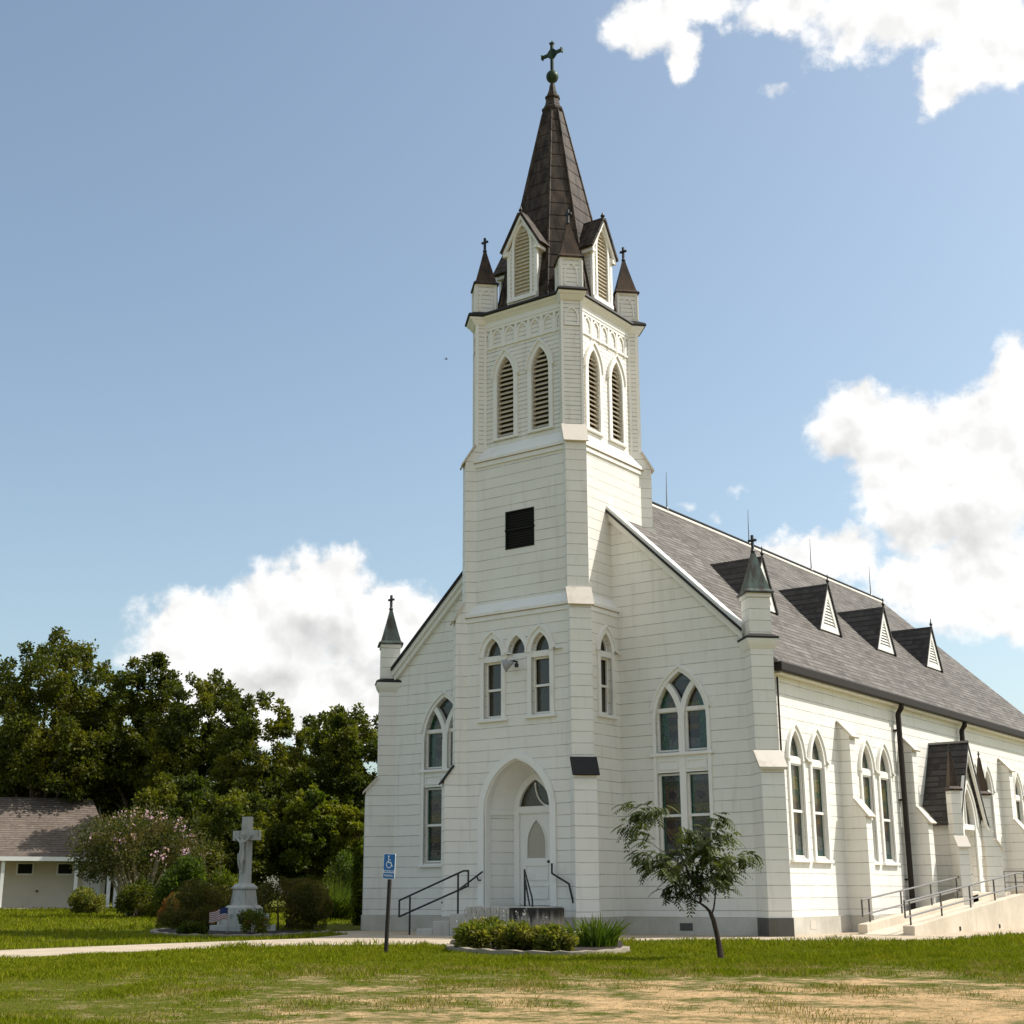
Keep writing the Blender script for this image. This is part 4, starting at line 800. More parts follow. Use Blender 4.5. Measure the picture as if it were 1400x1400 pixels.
def ramp_rail(x, ya, yb, posts, label, bend=None):
    t = thing('ramp_railing', label, 'railing', (x, ya, rz_(ya)), 0, 'grey pipe railings of the ramp'); zz = lambda y, h: rz_(y)+h
    ys = [ya-.25, ya+.3, 9.6]+([yb] if yb > 9.7 else [])
    for h in (.70, .38): child(MB().tube([(x, y, zz(max(y, 1.8), h)+(y-1.8)*.083*(y < 1.8)) for y in ys]+([bend[0]+Vector((0, 0, h))] if bend else []), .021, 8), 'rail', M['galv'], t)
    child(MB().tube([(x, ya-.25, zz(1.8, .36)), (x, ya-.25, zz(1.8, .72))], .021, 8), 'end_post', M['galv_dark'], t)
    for y in posts: child(MB().tube([(x, y, zz(y, .17)), (x, y, zz(y, .70))], .021, 8), 'post', M['galv_dark'], t)
ramp_rail(7.87, 1.85, 16, (1.9, 3.85, 5.85, 7.7, 9.5, 11.4, 13.3), 'grey pipe railing on the outer curb of the ramp')
ramp_rail(6.73, 2.3, 9.6, (2.45, 4.4, 6.4, 8.3), 'grey pipe railing on the inner curb of the ramp, beside the church wall')
t = thing('landing_railing', 'short level railing across the far end of the ramp landing', 'railing', (7.3, 12.5, .9), 0, 'grey pipe railings of the ramp')
for h in (1.46, 1.16): child(MB().tube([(6.6, 12.5, h), (7.87, 12.5, h)], .021, 8), 'rail', M['galv'], t)
for x in (6.65, 7.2): child(MB().tube([(x, 12.5, .9), (x, 12.5, 1.46)], .021, 8), 'post', M['galv_dark'], t)
# floodlight under the middle lancet
t = thing('floodlight', 'small grey hooded floodlight under the middle lancet above the door', 'lamp', (.02, YC-AL-.02, 6.2))
M['lampgrey'] = mat('lamp_grey', (.30, .30, .31), .5, .4)
child(MB().tube([(.02, YC-AL, 6.24), (.02, YC-AL-.14, 6.24), (-.02, YC-AL-.2, 6.2)], .025, 8), 'bracket', M['iron'], t)
mb = MB(); mb.lathe([(.04, .0), (.06, .05), (.11, .14), (.15, .22), (.155, .24), (.13, .235), (.05, .1)], (0, 0, 0), 14); o = mb.build('hood', M['lampgrey'], t, smooth=True); o.matrix_local = Matrix.Translation((.04, -.2, 0)) @ Matrix.Rotation(math.radians(-112), 4, 'Y') @ Matrix.Rotation(math.radians(25), 4, 'X')
o = MB().lathe([(.03, 0), (.05, .02), (.05, .08), (.03, .1)], (0, 0, 0), 10).build('sensor', M['iron'], t); o.location = (.13, -.18, -.13)

# ------------------------------------------------------------------ parking sign
sp_ = Vector((4.12, -10.85, 0)); t = thing('parking_sign', 'blue disabled parking sign on a leaning brown post in the grass', 'sign', sp_); t.rotation_euler = (0, math.radians(2.6), 0)
M['blue'] = mat('sign_blue', (.012, .135, .42), .4, .4); M['signwhite'] = mat('sign_white', (.80, .82, .84), .4, .4); M['post'] = mat('brown_post', (.022, .016, .013), .6, .3)
MB().box((-.028, -.02, -.2), (.028, .02, 1.52)).build('post', M['post'], t, bevel=.004)
def rrect(w, h, r, z, n=5):
    out = []
    for cx, cz, a in ((w-r, -h+r, -PI/2), (w-r, h-r, 0), (-w+r, h-r, PI/2), (-w+r, -h+r, PI)):
        for i in range(n+1): an = a+PI/2*i/n; out.append((cx+r*math.cos(an), z+cz+r*math.sin(an)))
    return out
SZ = 1.455
mb = MB(); mb.prism(rrect(.135, .212, .025, SZ), lambda p, q, t_: (p, t_, q), -.030, -.024); SB = mb.build('sign_board', M['signwhite'], t)
mb = MB(); mb.prism(rrect(.123, .132, .018, SZ+.068), lambda p, q, t_: (p, t_, q), -.0325, -.0302); mb.prism(rrect(.123, .045, .014, SZ-.155), lambda p, q, t_: (p, t_, q), -.0325, -.0302); mb.build('blue_panel', M['blue'], SB)
# wheelchair symbol
c0 = (0, SZ+.075); mb = MB(); yy = (-.0350, -.0327)
mb.prism([(c0[0]-.018+.018*math.cos(a), c0[1]+.088+.018*math.sin(a)) for a in [2*PI*i/14 for i in range(14)]], lambda p, q, t_: (p, t_, q), *yy)
P_ = lambda *ps: [(c0[0]+x, c0[1]+z) for x, z in ps]
mb.ribbon(P_((-.018, .065), (-.012, -.012), (.040, -.012), (.062, -.070), (.080, -.064)), -.009, .009, *yy); mb.ribbon(P_((-.015, .032), (.030, .032)), -.007, .007, *yy)
mb.ribbon(P_(*[(-.004+.056*math.cos(a), -.045+.056*math.sin(a)) for a in [math.radians(112+ (i*14.5)) for i in range(17)]]), -.007, .007, *yy); mb.build('wheelchair_symbol', M['signwhite'], SB)
def text(body, size, x, z, m, parent, y, wide=1.0):
    cu = bpy.data.curves.new('lettering', 'FONT'); cu.body = body; cu.size = size; cu.align_x = 'CENTER'; cu.align_y = 'CENTER'; cu.extrude = .0008; cu.offset = size*.012
    o = bpy.data.objects.new('lettering', cu); COL.objects.link(o); o.parent = parent; o.data.materials.append(m); o.matrix_local = Matrix.Translation((x, y, z)) @ Matrix.Rotation(PI/2, 4, 'X') @ Matrix.Diagonal((wide, 1, 1, 1))
    bpy.context.view_layer.update(); me = bpy.data.meshes.new_from_object(o.evaluated_get(bpy.context.evaluated_depsgraph_get())); n = bpy.data.objects.new('lettering', me); COL.objects.link(n); n.parent = parent; n.matrix_local = o.matrix_local.copy(); bpy.data.objects.remove(o)
text('HANDICAPPED', .040, 0, SZ-.086, M['blue'], SB, -.0312, .84); text('PARKING', .052, 0, SZ-.155, M['signwhite'], SB, -.0340, .92)
for z in (.19, -.19): MB().lathe([(.008, 0), (.008, .003)], (0, 0, 0), 8).build('bolt', M['galv'], SB, Mx=Matrix.Translation((0, -.0300, SZ+z)) @ Matrix.Rotation(PI/2, 4, 'X'))
SB.matrix_local = Matrix.Translation((0, 0, 1.335)) @ Matrix.Diagonal((.93, 1, .943, 1)) @ Matrix.Translation((0, 0, -SZ))

# ------------------------------------------------------------------ vegetation
rng = np.random.default_rng(11)
def unit(n):
    v = rng.normal(size=(n, 3)); return v/np.linalg.norm(v, axis=1)[:, None]
def leaf_quads(P, size, aspect=.5, up_bias=.0, droop=0.0, dirs=None, fold=.25):
    """one pointed leaf per row of P: base, two sides, tip"""
    n = len(P); d = unit(n) if dirs is None else dirs; d = d.copy(); d[:, 2] -= droop; d /= np.linalg.norm(d, axis=1)[:, None]
    q = unit(n); q[:, 2] += up_bias; s = np.cross(d, q); s /= np.linalg.norm(s, axis=1)[:, None]+1e-9; nn = np.cross(s, d)
    L = (size*rng.uniform(.65, 1.35, n))[:, None]; w = L*aspect*.5
    V = np.stack([P, P+d*L*.45+s*w+nn*w*fold, P+d*L, P+d*L*.45-s*w+nn*w*fold], 1).reshape(-1, 3)
    return V, np.arange(4*n).reshape(-1, 4)
def clump_points(C, R, n, shell=.55):
    """n points over clumps with centres C and radii R (k,3): mostly in the outer shell"""
    k = len(C); w = (R.prod(1))**.62; idx = rng.choice(k, n, p=w/w.sum()); r = shell+(1-shell)*rng.random(n)**.6; r = np.where(rng.random(n) < .2, rng.random(n)**.5, r)
    u = unit(n); return C[idx]+u*R[idx]*r[:, None], u
M['oak'] = foliage('olive_tree_leaves', (.024, .036, .003), (.070, .082, .006), (.125, .122, .009), .38)
M['dark_leaf'] = foliage('dark_tree_leaves', (.020, .034, .004), (.070, .086, .008), (.135, .135, .012), .40)
M['vine_leaf'] = foliage('vine_leaves', (.030, .050, .004), (.095, .118, .009), (.165, .165, .012), .42)
M['bright_leaf'] = foliage('bright_shrub_leaves', (.045, .075, .010), (.085, .115, .014), (.115, .125, .016), .40)
M['gold_leaf'] = foliage('golden_shrub_leaves', (.055, .080, .012), (.145, .150, .022), (.21, .185, .035), .42, scale=2.5)
M['sapling_leaf'] = foliage('sapling_leaves', (.018, .032, .006), (.046, .064, .012), (.090, .105, .022), .30, scale=1.5)
M['hedge_leaf'] = foliage('clipped_hedge_leaves', (.035, .044, .006), (.085, .078, .010), (.130, .095, .018), .34, scale=2)
M['myrtle_leaf'] = foliage('bronze_green_leaves', (.036, .050, .010), (.078, .084, .016), (.105, .082, .028), .36, scale=1.2)
M['blade_leaf'] = foliage('strap_leaves', (.030, .060, .008), (.075, .115, .012), (.10, .13, .014), .32, scale=2)
M['pink'] = foliage('pink_blossom', (.42, .24, .31), (.62, .42, .50), (.52, .34, .42), .3); M['violet'] = foliage('grey_violet_flower', (.20, .19, .24), (.34, .33, .37), (.28, .27, .31), .2)
M['red'] = foliage('red_blossom', (.30, .035, .02), (.45, .12, .06), (.40, .07, .04), .25); M['rust_leaf'] = foliage('rusty_orange_leaves', (.20, .075, .018), (.30, .12, .03), (.16, .08, .02), .3)
def tree_mesh(name, mleaf, loc, H, spread, nleaf, leaf=.22, base=.22, nclump=46, label='', cat='tree', group=None, seed=1, lean=(0, 0), trunk_r=None, mbark='bark', depth=1.0):
    """tapered trunk, limbs reaching the crown's clumps, and a crown of single leaves gathered in clumps with gaps between"""
    global rng; rng = np.random.default_rng(seed); t = thing(name, label, cat, loc, 0, group)
    C = []; R = []
    hc = H*(1+base)/2; hz = H*(1-base)/2
    while len(C) < nclump:
        u = unit(1)[0]; r = rng.random()**.45; p = np.array([u[0]*spread*r, u[1]*spread*depth*r, hc+u[2]*hz*r])
        k = (p[2]-H*base)/(H*(1-base)); wmax = spread*(.55+.75*math.sin(PI*min(1, max(0, .12+.80*k)))**.8)*.86
        if math.hypot(p[0], p[1]) > wmax: continue
        rr = rng.uniform(.085, .19)*spread*(1.15-.35*k); C.append(p+np.array([lean[0]*k, lean[1]*k, 0])); R.append([rr*rng.uniform(.9, 1.4), rr*rng.uniform(.9, 1.4), rr*rng.uniform(.65, 1.0)])
    for _ in range(nclump//4):      # small sprays sticking out of the outline
        u = unit(1)[0]; u[2] = abs(u[2])*1.1-.15; C.append(np.array([u[0]*spread*.92, u[1]*spread*depth*.92, hc+u[2]*hz*.98])); q = spread*rng.uniform(.05, .09); R.append([q, q, q*1.6])
    C = np.array(C); R = np.array(R); C[:, 2] = np.minimum(C[:, 2], H-R[:, 2]*.8)
    k_ = len(C); w_ = R.prod(1)**.55; ix = rng.choice(k_, nleaf, p=w_/w_.sum()); u = np.clip(rng.normal(size=(nleaf, 3)), -1.75, 1.75); P = C[ix]+u*R[ix]*np.where(rng.random(nleaf) < .85, .47, .64)[:, None]; P[:, 2] = np.maximum(P[:, 2], .3); u /= np.linalg.norm(u, axis=1)[:, None]; d = u+unit(nleaf)*.9; V, F = leaf_quads(P, leaf, .62, .35, .15, d/np.linalg.norm(d, axis=1)[:, None]); np_mesh('crown', V, F, mleaf, t)
    mb = MB(); tr = trunk_r or H*.022; top = Vector((lean[0]*.7, lean[1]*.7, H*.72)); mb.tube([(0, 0, -.3), (0, 0, .0), Vector((lean[0]*.15, lean[1]*.15, H*.25)), Vector((lean[0]*.4, 0, H*.5)), top], [tr*1.5, tr*1.15, tr*.85, tr*.55, tr*.15], 8)
    for c in sorted(range(nclump), key=lambda i: -R[i].sum())[:18]:
        e = Vector(C[c]); z0 = H*base*.6+(e.z-H*base*.6)*.45; f = min(1, z0/(H*.72)); s = Vector((top.x*f, top.y*f, max(H*.15, z0*.85))); mid = s.lerp(e, .5)+Vector((0, 0, .06*H)); mb.tube([s, mid, e], [tr*.36, tr*.22, tr*.07], 6)
    mb.build('trunk', M[mbark], t, uv=False); return t
def near(px, D): p = sightline(px, D); return (p.x, p.y, p.z)
G1 = 'trees behind the lawn'
def hgt(y, D): return (1222-y)/2035*D+.9-.25
TREES = [ # column, distance, top row, half width px, leaf material, leaves, seed, crown base, label
 (38, 76, 842, 92, 'oak', 26000, 3, .16, 'tallest olive-green tree, above the roof of the small white house'),
 (-62, 82, 872, 85, 'oak', 15000, 4, .16, 'olive tree at the far left, cut off beside the tallest tree'),
 (118, 84, 884, 62, 'oak', 16000, 15, .10, 'narrow olive tree between the tallest tree and the loose-topped one'),
 (182, 78, 872, 66, 'oak', 19000, 5, .12, 'loose-topped tree with sprays of twigs, behind the pink crape myrtle'),
 (262, 73, 898, 76, 'oak', 22000, 6, .12, 'broad rounded olive tree, behind and left of the stone cross'),
 (345, 70, 932, 70, 'oak', 20000, 7, .10, 'rounded olive tree whose crown rises right above the stone cross'),
 (415, 74, 985, 55, 'dark_leaf', 15000, 8, .06, 'lower dark tree in the dip of the treeline, right of the stone cross'),
 (478, 72, 950, 72, 'dark_leaf', 21000, 9, .08, 'dark green tree touching the left edge of the church'),
 (436, 78, 962, 60, 'dark_leaf', 14000, 19, .05, 'dark tree filling the treeline between the stone cross tree and the one touching the church'),
 (565, 72, 985, 60, 'dark_leaf', 9000, 10, .08, 'dark tree mostly hidden behind the church front'),
 (88, 82, 1016, 62, 'vine_leaf', 14000, 11, .04, 'yellow-green lower tree hanging over the end of the house roof'),
 (10, 86, 985, 70, 'oak', 13000, 12, .04, 'yellowish lower tree behind the house roof at the left edge'),
 (240, 62, 1050, 66, 'dark_leaf', 16000, 13, .02, 'dark low tree behind the crape myrtle and left of the stone cross'),
 (322, 60, 1075, 60, 'dark_leaf', 16000, 14, .02, 'dark low tree directly behind the stone cross'),
 (160, 80, 1040, 70, 'vine_leaf', 14000, 16, .02, 'green understorey tree right of the house gable'),
 (424, 60, 1066, 46, 'vine_leaf', 15000, 17, .02, 'vine-covered tall bush right of the stone cross, below the dip in the treeline'),
 (486, 60, 1100, 40, 'vine_leaf', 13000, 18, .02, 'leafy bush beside the church corner, under the dark tree'),
]
for i, (px, D, y, hw, ml, nl, sd, base, lab) in enumerate(TREES):
    H = hgt(y, D); sp = hw/1890*D*.966; tree_mesh('tree', M[ml], near(px, D), H, sp*1.05, int(nl*2.3), leaf=.0025*D, base=base, nclump=int(100+H*4.5), label=lab, group=G1, seed=sd)
def bush(name, px, D, H, wpx, mleaf, nleaf, leaf, label, cat='bush', group=None, seed=1, shell=.6, squash=1.0, nclump=14, stems='bark', low=.1, pos=None, depth=.8, rz=0):
    global rng; rng = np.random.default_rng(seed); loc = pos or near(px, D); w = wpx if pos else wpx/1890*D*.966/2
    t = thing(name, label, cat, loc, rz, group); C = []; R = []
    for i in range(nclump):
        a = rng.uniform(0, 2*PI); r = rng.random()**.5*.78; zz = rng.uniform(low+.12, .80)*H*math.sqrt(max(.15, 1-(r*.85)**2)); C.append([r*w*math.cos(a), r*w*depth*math.sin(a), zz]); q = rng.uniform(.22, .38)
        R.append([q*w, q*w*max(depth, .5), q*H*.75*squash])
    C = np.array(C); R = np.array(R); P, u = clump_points(C, R, nleaf, shell); P[:, 2] = np.where(P[:, 2] < .03, rng.uniform(.02, H*.35, nleaf), P[:, 2]); d = u+unit(nleaf)*.8; V, F = leaf_quads(P, leaf, .5, .5, -.2, d/np.linalg.norm(d, axis=1)[:, None]); np_mesh('foliage', V, F, mleaf, t)
    mb = MB()
    for c in C[:9]: mb.tube([(c[0]*.2, c[1]*.2, -.05), (c[0]*.6, c[1]*.6, c[2]*.5), tuple(c)], [.02*H, .014*H, .005*H], 5)
    mb.build('stem', M[stems], t, uv=False); return t, C, R
# shrubs and clipped hedge round the stone cross
bush('shrub', 250, 46, 2.0, 92, M['bright_leaf'], 9000, .12, 'bright green loose shrub left of the clipped hedge', 'shrub', shell=.25, nclump=26, low=-.08, seed=21)
bush('shrub', 474, 52, 2.3, 80, M['bright_leaf'], 9000, .11, 'bright yellow-green shrub behind the grass clump, near the church corner', 'shrub', shell=.25, nclump=26, low=-.08, seed=22)
bush('shrub', 496, 41, 2.5, 34, M['vine_leaf'], 7000, .12, 'upright green shrub against the church corner', 'shrub', shell=.25, nclump=26, low=-.08, seed=23)
bush('shrub', 118, 55, 1.05, 66, M['gold_leaf'], 6000, .10, 'low yellow-green shrub in front of the house porch', 'shrub', shell=.25, nclump=26, low=-.08, seed=24)
bush('shrub', 230, 43, .80, 34, M['rust_leaf'], 3500, .08, 'small rusty orange shrub left of the clipped hedge', 'shrub', shell=.25, nclump=26, low=-.08, seed=25)
bush('shrub', 295, 50, 1.9, 70, M['vine_leaf'], 7000, .11, 'dark green shrub just behind the stone cross hedge', 'shrub', shell=.25, nclump=26, low=-.08, seed=26)
bush('hedge', 284, 36.8, 1.28, 150, M['hedge_leaf'], 26000, .05, 'clipped rounded hedge with olive top, left of the stone cross', 'hedge', 'clipped hedges by the stone cross', seed=27, shell=.82, nclump=22, low=-.05)
bush('hedge', 381, 36.6, 1.36, 150, M['hedge_leaf'], 26000, .05, 'clipped rounded hedge, taller one right of the stone cross', 'hedge', 'clipped hedges by the stone cross', seed=28, shell=.82, nclump=22, low=-.05)
bush('shrub', 262, 32.6, .30, 48, M['dark_leaf'], 3000, .07, 'low dark ground-covering plant at the left end of the cross bed', 'plant', seed=29)
# long-leaved clumps
def blades(name, loc, H, w, n, width, label, m, seed, arch=.5, cat='plant', spread=.35):
    rg = np.random.default_rng(seed); t = thing(name, label, cat, loc); a = rg.uniform(0, 2*PI, n); r = w*spread*np.sqrt(rg.random(n)); B = np.stack([r*np.cos(a), r*np.sin(a), np.zeros(n)], 1)
    out = rg.normal(size=(n, 2))*.35+np.stack([np.cos(a), np.sin(a)], 1)*(r/(w*spread))[:, None]*.9; L = H*rg.uniform(.6, 1.08, n); tw = rg.uniform(0, PI, n); s = np.stack([np.cos(tw), np.sin(tw), np.zeros(n)], 1)*width*.5
    V = []; k = 4
    for j in range(k+1):
        f = j/k; c = B.copy(); c[:, :2] += out*(w*.55*f**1.8)[None, None] if False else out*w*.55*f**1.8; c[:, 2] = L*(f-arch*f**2.6*np.minimum(1, np.linalg.norm(out, axis=1))); ww = (1-f**2.2)*.98+.02; V.append(np.stack([c-s*ww, c+s*ww], 1))
    V = np.stack(V, 1).reshape(n, -1, 3); F = []
    for j in range(k): F.append(np.arange(n)[:, None]*(2*(k+1))+np.array([2*j, 2*j+1, 2*j+3, 2*j+2]))
    np_mesh('leaves', V.reshape(-1, 3), np.concatenate(F), m, t); return t
blades('grass_clump', near(452, 46.0), 1.45, 1.75, 1500, .034, 'tall arching ornamental grass clump right of the hedges', M['bright_leaf'], 31, .55)
blades('iris_clump', (5.75, -7.3, .02), .60, .62, 190, .045, 'clump of upright sword-shaped leaves at the right end of the front bed', M['blade_leaf'], 32, .30, spread=.62)
# front bed
def front(px, D): return near(px, D)
bush('shrub', 0, 0, .54, .78, M['gold_leaf'], 6200, .074, 'golden-green shrub at the left end of the front bed', 'shrub', 'shrubs of the front bed', 33, .12, nclump=16, pos=front(674, 23.6))
bush('shrub', 0, 0, .47, .68, M['gold_leaf'], 5200, .072, 'middle golden-green shrub of the front bed', 'shrub', 'shrubs of the front bed', 34, .12, nclump=15, pos=front(716, 23.2))
bush('shrub', 0, 0, .41, .54, M['gold_leaf'], 3800, .070, 'smallest golden-green shrub of the front bed, before the stained wall', 'shrub', 'shrubs of the front bed', 35, .12, nclump=12, pos=front(752, 22.9))
def flower_plant(loc, H, w, n, label, seed):
    rg = np.random.default_rng(seed); t = thing('flowering_plant', label, 'plant', loc); mb = MB(); Ps = []
    for i in range(n):
        a = rg.uniform(0, 2*PI); r = w*math.sqrt(rg.random()); h = H*rg.uniform(.65, 1.1); b = Vector((r*math.cos(a), r*math.sin(a)*.6, 0)); e = Vector((b.x*1.25, b.y*1.25, h)); mb.tube([b, e], [.006, .003], 4)
        for j in range(26): Ps.append(tuple(b.lerp(e, rg.uniform(.62, 1.0))+Vector((rg.normal(), rg.normal(), 0))*.012))
    mb.build('stem', M['blade_leaf'], t, uv=False); V, F = leaf_quads(np.array(Ps), .035, .6); np_mesh('flowers', V, F, M['violet'], t); return t
flower_plant(front(684, 25.0), .66, .80, 24, 'pale grey-violet flower spikes behind the golden shrubs', 36)
mb = MB(); arc = [front(px, D) for px, D in ((612, 24.6), (622, 23.5), (650, 22.7), (700, 22.0), (750, 21.6), (800, 21.7), (838, 22.4), (852, 23.3))]
pts = [Vector(a) for a in arc]; cl = []
for i in range(len(pts)-1):
    p0, p1, p2, p3 = pts[max(i-1, 0)], pts[i], pts[i+1], pts[min(i+2, len(pts)-1)]
    for j in range(4): f = j/4; cl.append(.5*((2*p1)+(p2-p0)*f+(2*p0-5*p1+4*p2-p3)*f*f+(3*p1-p0-3*p2+p3)*f**3))
cl.append(pts[-1])
def curb_along(cl, w, h, closed=False):
    mb = MB(); rs = []
    for i, p in enumerate(cl):
        d = (cl[min(i+1, len(cl)-1)]-cl[max(i-1, 0)]).normalized(); s = Vector((-d.y, d.x, 0)); k = 1+.15*math.sin(i*2.3); rs.append([p-s*w+Vector((0, 0, -.05)), p+s*w+Vector((0, 0, -.05)), p+s*w*.9+Vector((0, 0, h*k)), p-s*w*.9+Vector((0, 0, h*k))])
    mb.rings(rs); return mb
M['edging'] = concrete('weathered_edging', (.30, .26, .20), .85, (.07, .055, .04)); o = curb_along(cl, .07, .075).build('bed_edging', M['edging'], bevel=.01); tag(o, 'weathered concrete edging curving round the front shrub bed', 'edging')
mb = MB(); bed = [(p.x, p.y) for p in cl]+[(4.6, -4.6), (1.5, -4.4), (1.4, -5.8)]; mb.prism(bed if sum((bed[i][0]*bed[(i+1) % len(bed)][1]-bed[(i+1) % len(bed)][0]*bed[i][1]) for i in range(len(bed))) > 0 else bed[::-1], lambda p, q, t_: (p, q, t_), -.05, .03); structure(mb.build('bed_soil', M['mulch']))
# the sapling: leaning trunk, a few limbs, fern-like leaves in drooping sprays
def sapling():
    rg = np.random.default_rng(41); t = thing('sapling', 'young leaning tree with feathery leaves in the lawn before the church', 'tree', (9.48, -9.76, 0))
    R3 = Vector((.807, .591, 0)); Fw = Vector((-.591, .807, 0)); K = 333.0
    def w(x, y, d=0): return R3*((x-577)/K)+Fw*d+Vector((0, 0, (1088-y)/345.0))
    mb = MB(); mb.tube([w(583, 1100), w(577, 1085), w(570, 1020), w(560, 960), w(548, 905), w(535, 868)], [.062, .050, .041, .036, .034, .031], 10)
    limbs = [([(535, 868), (515, 845), (490, 825, .05), (455, 808, .1), (425, 795, .12)], .024), ([(490, 825, .05), (497, 780, .1), (500, 720, .12), (520, 640, .15), (540, 560, .1), (585, 480, .1), (585, 420, .1)], .018), ([(540, 880), (550, 850, -.05), (556, 800, -.1), (562, 740, -.12), (600, 690, -.15), (650, 640, -.15), (720, 600, -.15)], .015),
      ([(497, 780, .1), (450, 700, .0), (400, 600, -.1), (345, 500, -.1), (290, 420, -.1), (250, 370, -.1)], .014), ([(450, 700), (380, 690, -.2), (310, 640, -.25), (240, 590, -.25)], .010), ([(425, 795, .12), (370, 770, .2), (330, 780, .25)], .009), ([(520, 640, .15), (590, 560, .25), (660, 500, .3)], .010), ([(400, 600, -.1), (310, 570, 0.1), (210, 480, .1)], .009), ([(500, 720, .12), (470, 600, .3), (450, 520, .35)], .010), ([(562, 740, -.12), (600, 720, -.3), (620, 700, -.35)], .008), ([(385, 580, -.1), (375, 520, -.12), (330, 450, -.1), (290, 418, -.05)], .009)]
    for pts_, r in limbs: q = [w(*p) for p in pts_]; mb.tube(q, [r*(1-.75*i/(len(q)-1)) for i in range(len(q))], 7)
    mb.build('trunk', M['bark_dark'], t, uv=False)
    CL = [(180, 350, 55, 35), (235, 385, 45, 40), (290, 372, 55, 38), (240, 425, 35, 25), (165, 450, 55, 25), (205, 500, 50, 40), (210, 590, 55, 28), (265, 640, 50, 35), (335, 655, 60, 45), (440, 490, 50, 45), (500, 500, 65, 55), (575, 425, 52, 40), (560, 480, 45, 40), (640, 510, 52, 30), (675, 605, 60, 30), (740, 600, 32, 22), (430, 580, 95, 50), (545, 600, 90, 55), (385, 690, 80, 50), (480, 700, 85, 60), (585, 690, 70, 55), (345, 765, 40, 35), (440, 765, 55, 38), (600, 740, 25, 25), (320, 600, 60, 40), (610, 630, 50, 40), (520, 560, 60, 40)]
    B = []; DR = []; area = np.array([a*b for _, _, a, b in CL], float); area /= area.sum()
    n = 600
    for i in rg.choice(len(CL), n, p=area):
        x, y, a, b = CL[i]; u, v = rg.normal(size=2)*.46; dep = rg.normal()*.11+(.25*math.sin(i*2.1)); B.append(w(x+u*a, y+v*b, dep)); dd = R3*(rg.normal()+ (x-450)/300)+Fw*rg.normal()+Vector((0, 0, rg.normal()*.35+.15)); DR.append(dd.normalized())
    V = []; k = 0
    for b, d in zip(B, DR):
        L = rg.uniform(.13, .25); s = d.cross(Vector((0, 0, 1))).normalized(); npair = 7
        for j in range(1, npair+1):
            f = j/npair; p = b+d*L*f+Vector((0, 0, -L*.55*f*f)); tg = (d+Vector((0, 0, -1.5*f))).normalized(); ll = .082*(1-.45*abs(f-.45)); hw = .017
            for sg in (-1, 1):
                q = (s*sg*.9+tg*.45+Vector((0, 0, -.25))).normalized(); V += [p, p+q*ll*.5+tg*hw, p+q*ll, p+q*ll*.5-tg*hw]
    V = np.array([tuple(v) for v in V]); np_mesh('crown', V, np.arange(len(V)).reshape(-1, 4), M['sapling_leaf'], t)
sapling()
# crape myrtle: pale stems, bronze leaves, pink trusses
t, C, R = bush('crape_myrtle', 190, 49, 3.75, 212, M['myrtle_leaf'], 21000, .105, 'crape myrtle with pink flower trusses, between the house and the stone cross', 'tree', seed=45, shell=.4, nclump=40, stems='bark_pale', low=.46, depth=.9)
Ps = []; rg = np.random.default_rng(46)
for i in range(40):
    a = rg.uniform(0, 2*PI); e = rg.uniform(.05, 1.25); r = 2.25; c = np.array([r*1.02*math.cos(a)*math.cos(e), r*.9*math.sin(a)*math.cos(e), 1.75+1.75*math.sin(e)]); m_ = int(rg.integers(6, 20)); Ps.append(c+rg.normal(size=(m_, 3))*np.array([.07, .07, .085]))
V, F = leaf_quads(np.concatenate(Ps), .085, .9); np_mesh('blossoms', V, F, M['pink'], t)
mb = MB()
for a in range(6): an = a*1.05; mb.tube([(.15*math.cos(an), .15*math.sin(an), -.1), (.5*math.cos(an), .5*math.sin(an), 1.0), (1.0*math.cos(an), 1.0*math.sin(an), 2.2)], [.05, .04, .02], 6)
mb.build('trunk', M['bark_pale'], t, uv=False)
bush('shrub', 196, 47.0, 1.3, 90, M['dark_leaf'], 8000, .10, 'dark leafy undergrowth shrub below the crape myrtle', 'shrub', shell=.25, nclump=26, low=-.08, seed=47)

# ------------------------------------------------------------------ stone cross and its bed
mp = Vector(near(332, 35.0)); mp.z = .04
t = thing('stone_crucifix', 'grey stone crucifix on a stepped pedestal in the planted bed', 'monument', mp, math.radians(3))
def sq(e, z, e2=None): e2 = e2 or e; return [(-e, -e2, z), (e, -e2, z), (e, e2, z), (-e, e2, z)]
MB().box((-.56, -.56, -.1), (.56, .56, .16)).build('plinth', M['granite'], t, bevel=.012); MB().box((-.44, -.44, .16), (.44, .44, .42)).build('plinth', M['granite'], t, bevel=.012)
MB().rings([sq(.33, .42), sq(.33, .56), sq(.27, .62)]).build('plinth', M['granite'], t, bevel=.01)
MB().rings([sq(.235, .62), sq(.195, .98), sq(.225, 1.00), sq(.225, 1.04), sq(.15, 1.13)]).build('pedestal', M['granite'], t, bevel=.006)
MB().rings([sq(.122, 1.12, .10), sq(.106, 2.72, .09)]).build('cross_shaft', M['granite'], t, bevel=.01); 
mb = MB()
for s in (-1, 1): mb.box((min(s*.105, s*.40), -.085, 2.15), (max(s*.105, s*.40), .085, 2.39))
mb.build('cross_arms', M['granite'], t, bevel=.01)
mb = MB(); mb.box((-.09, -.115, 2.46), (.09, -.092, 2.56)); mb.build('title_plate', M['granite'], t)
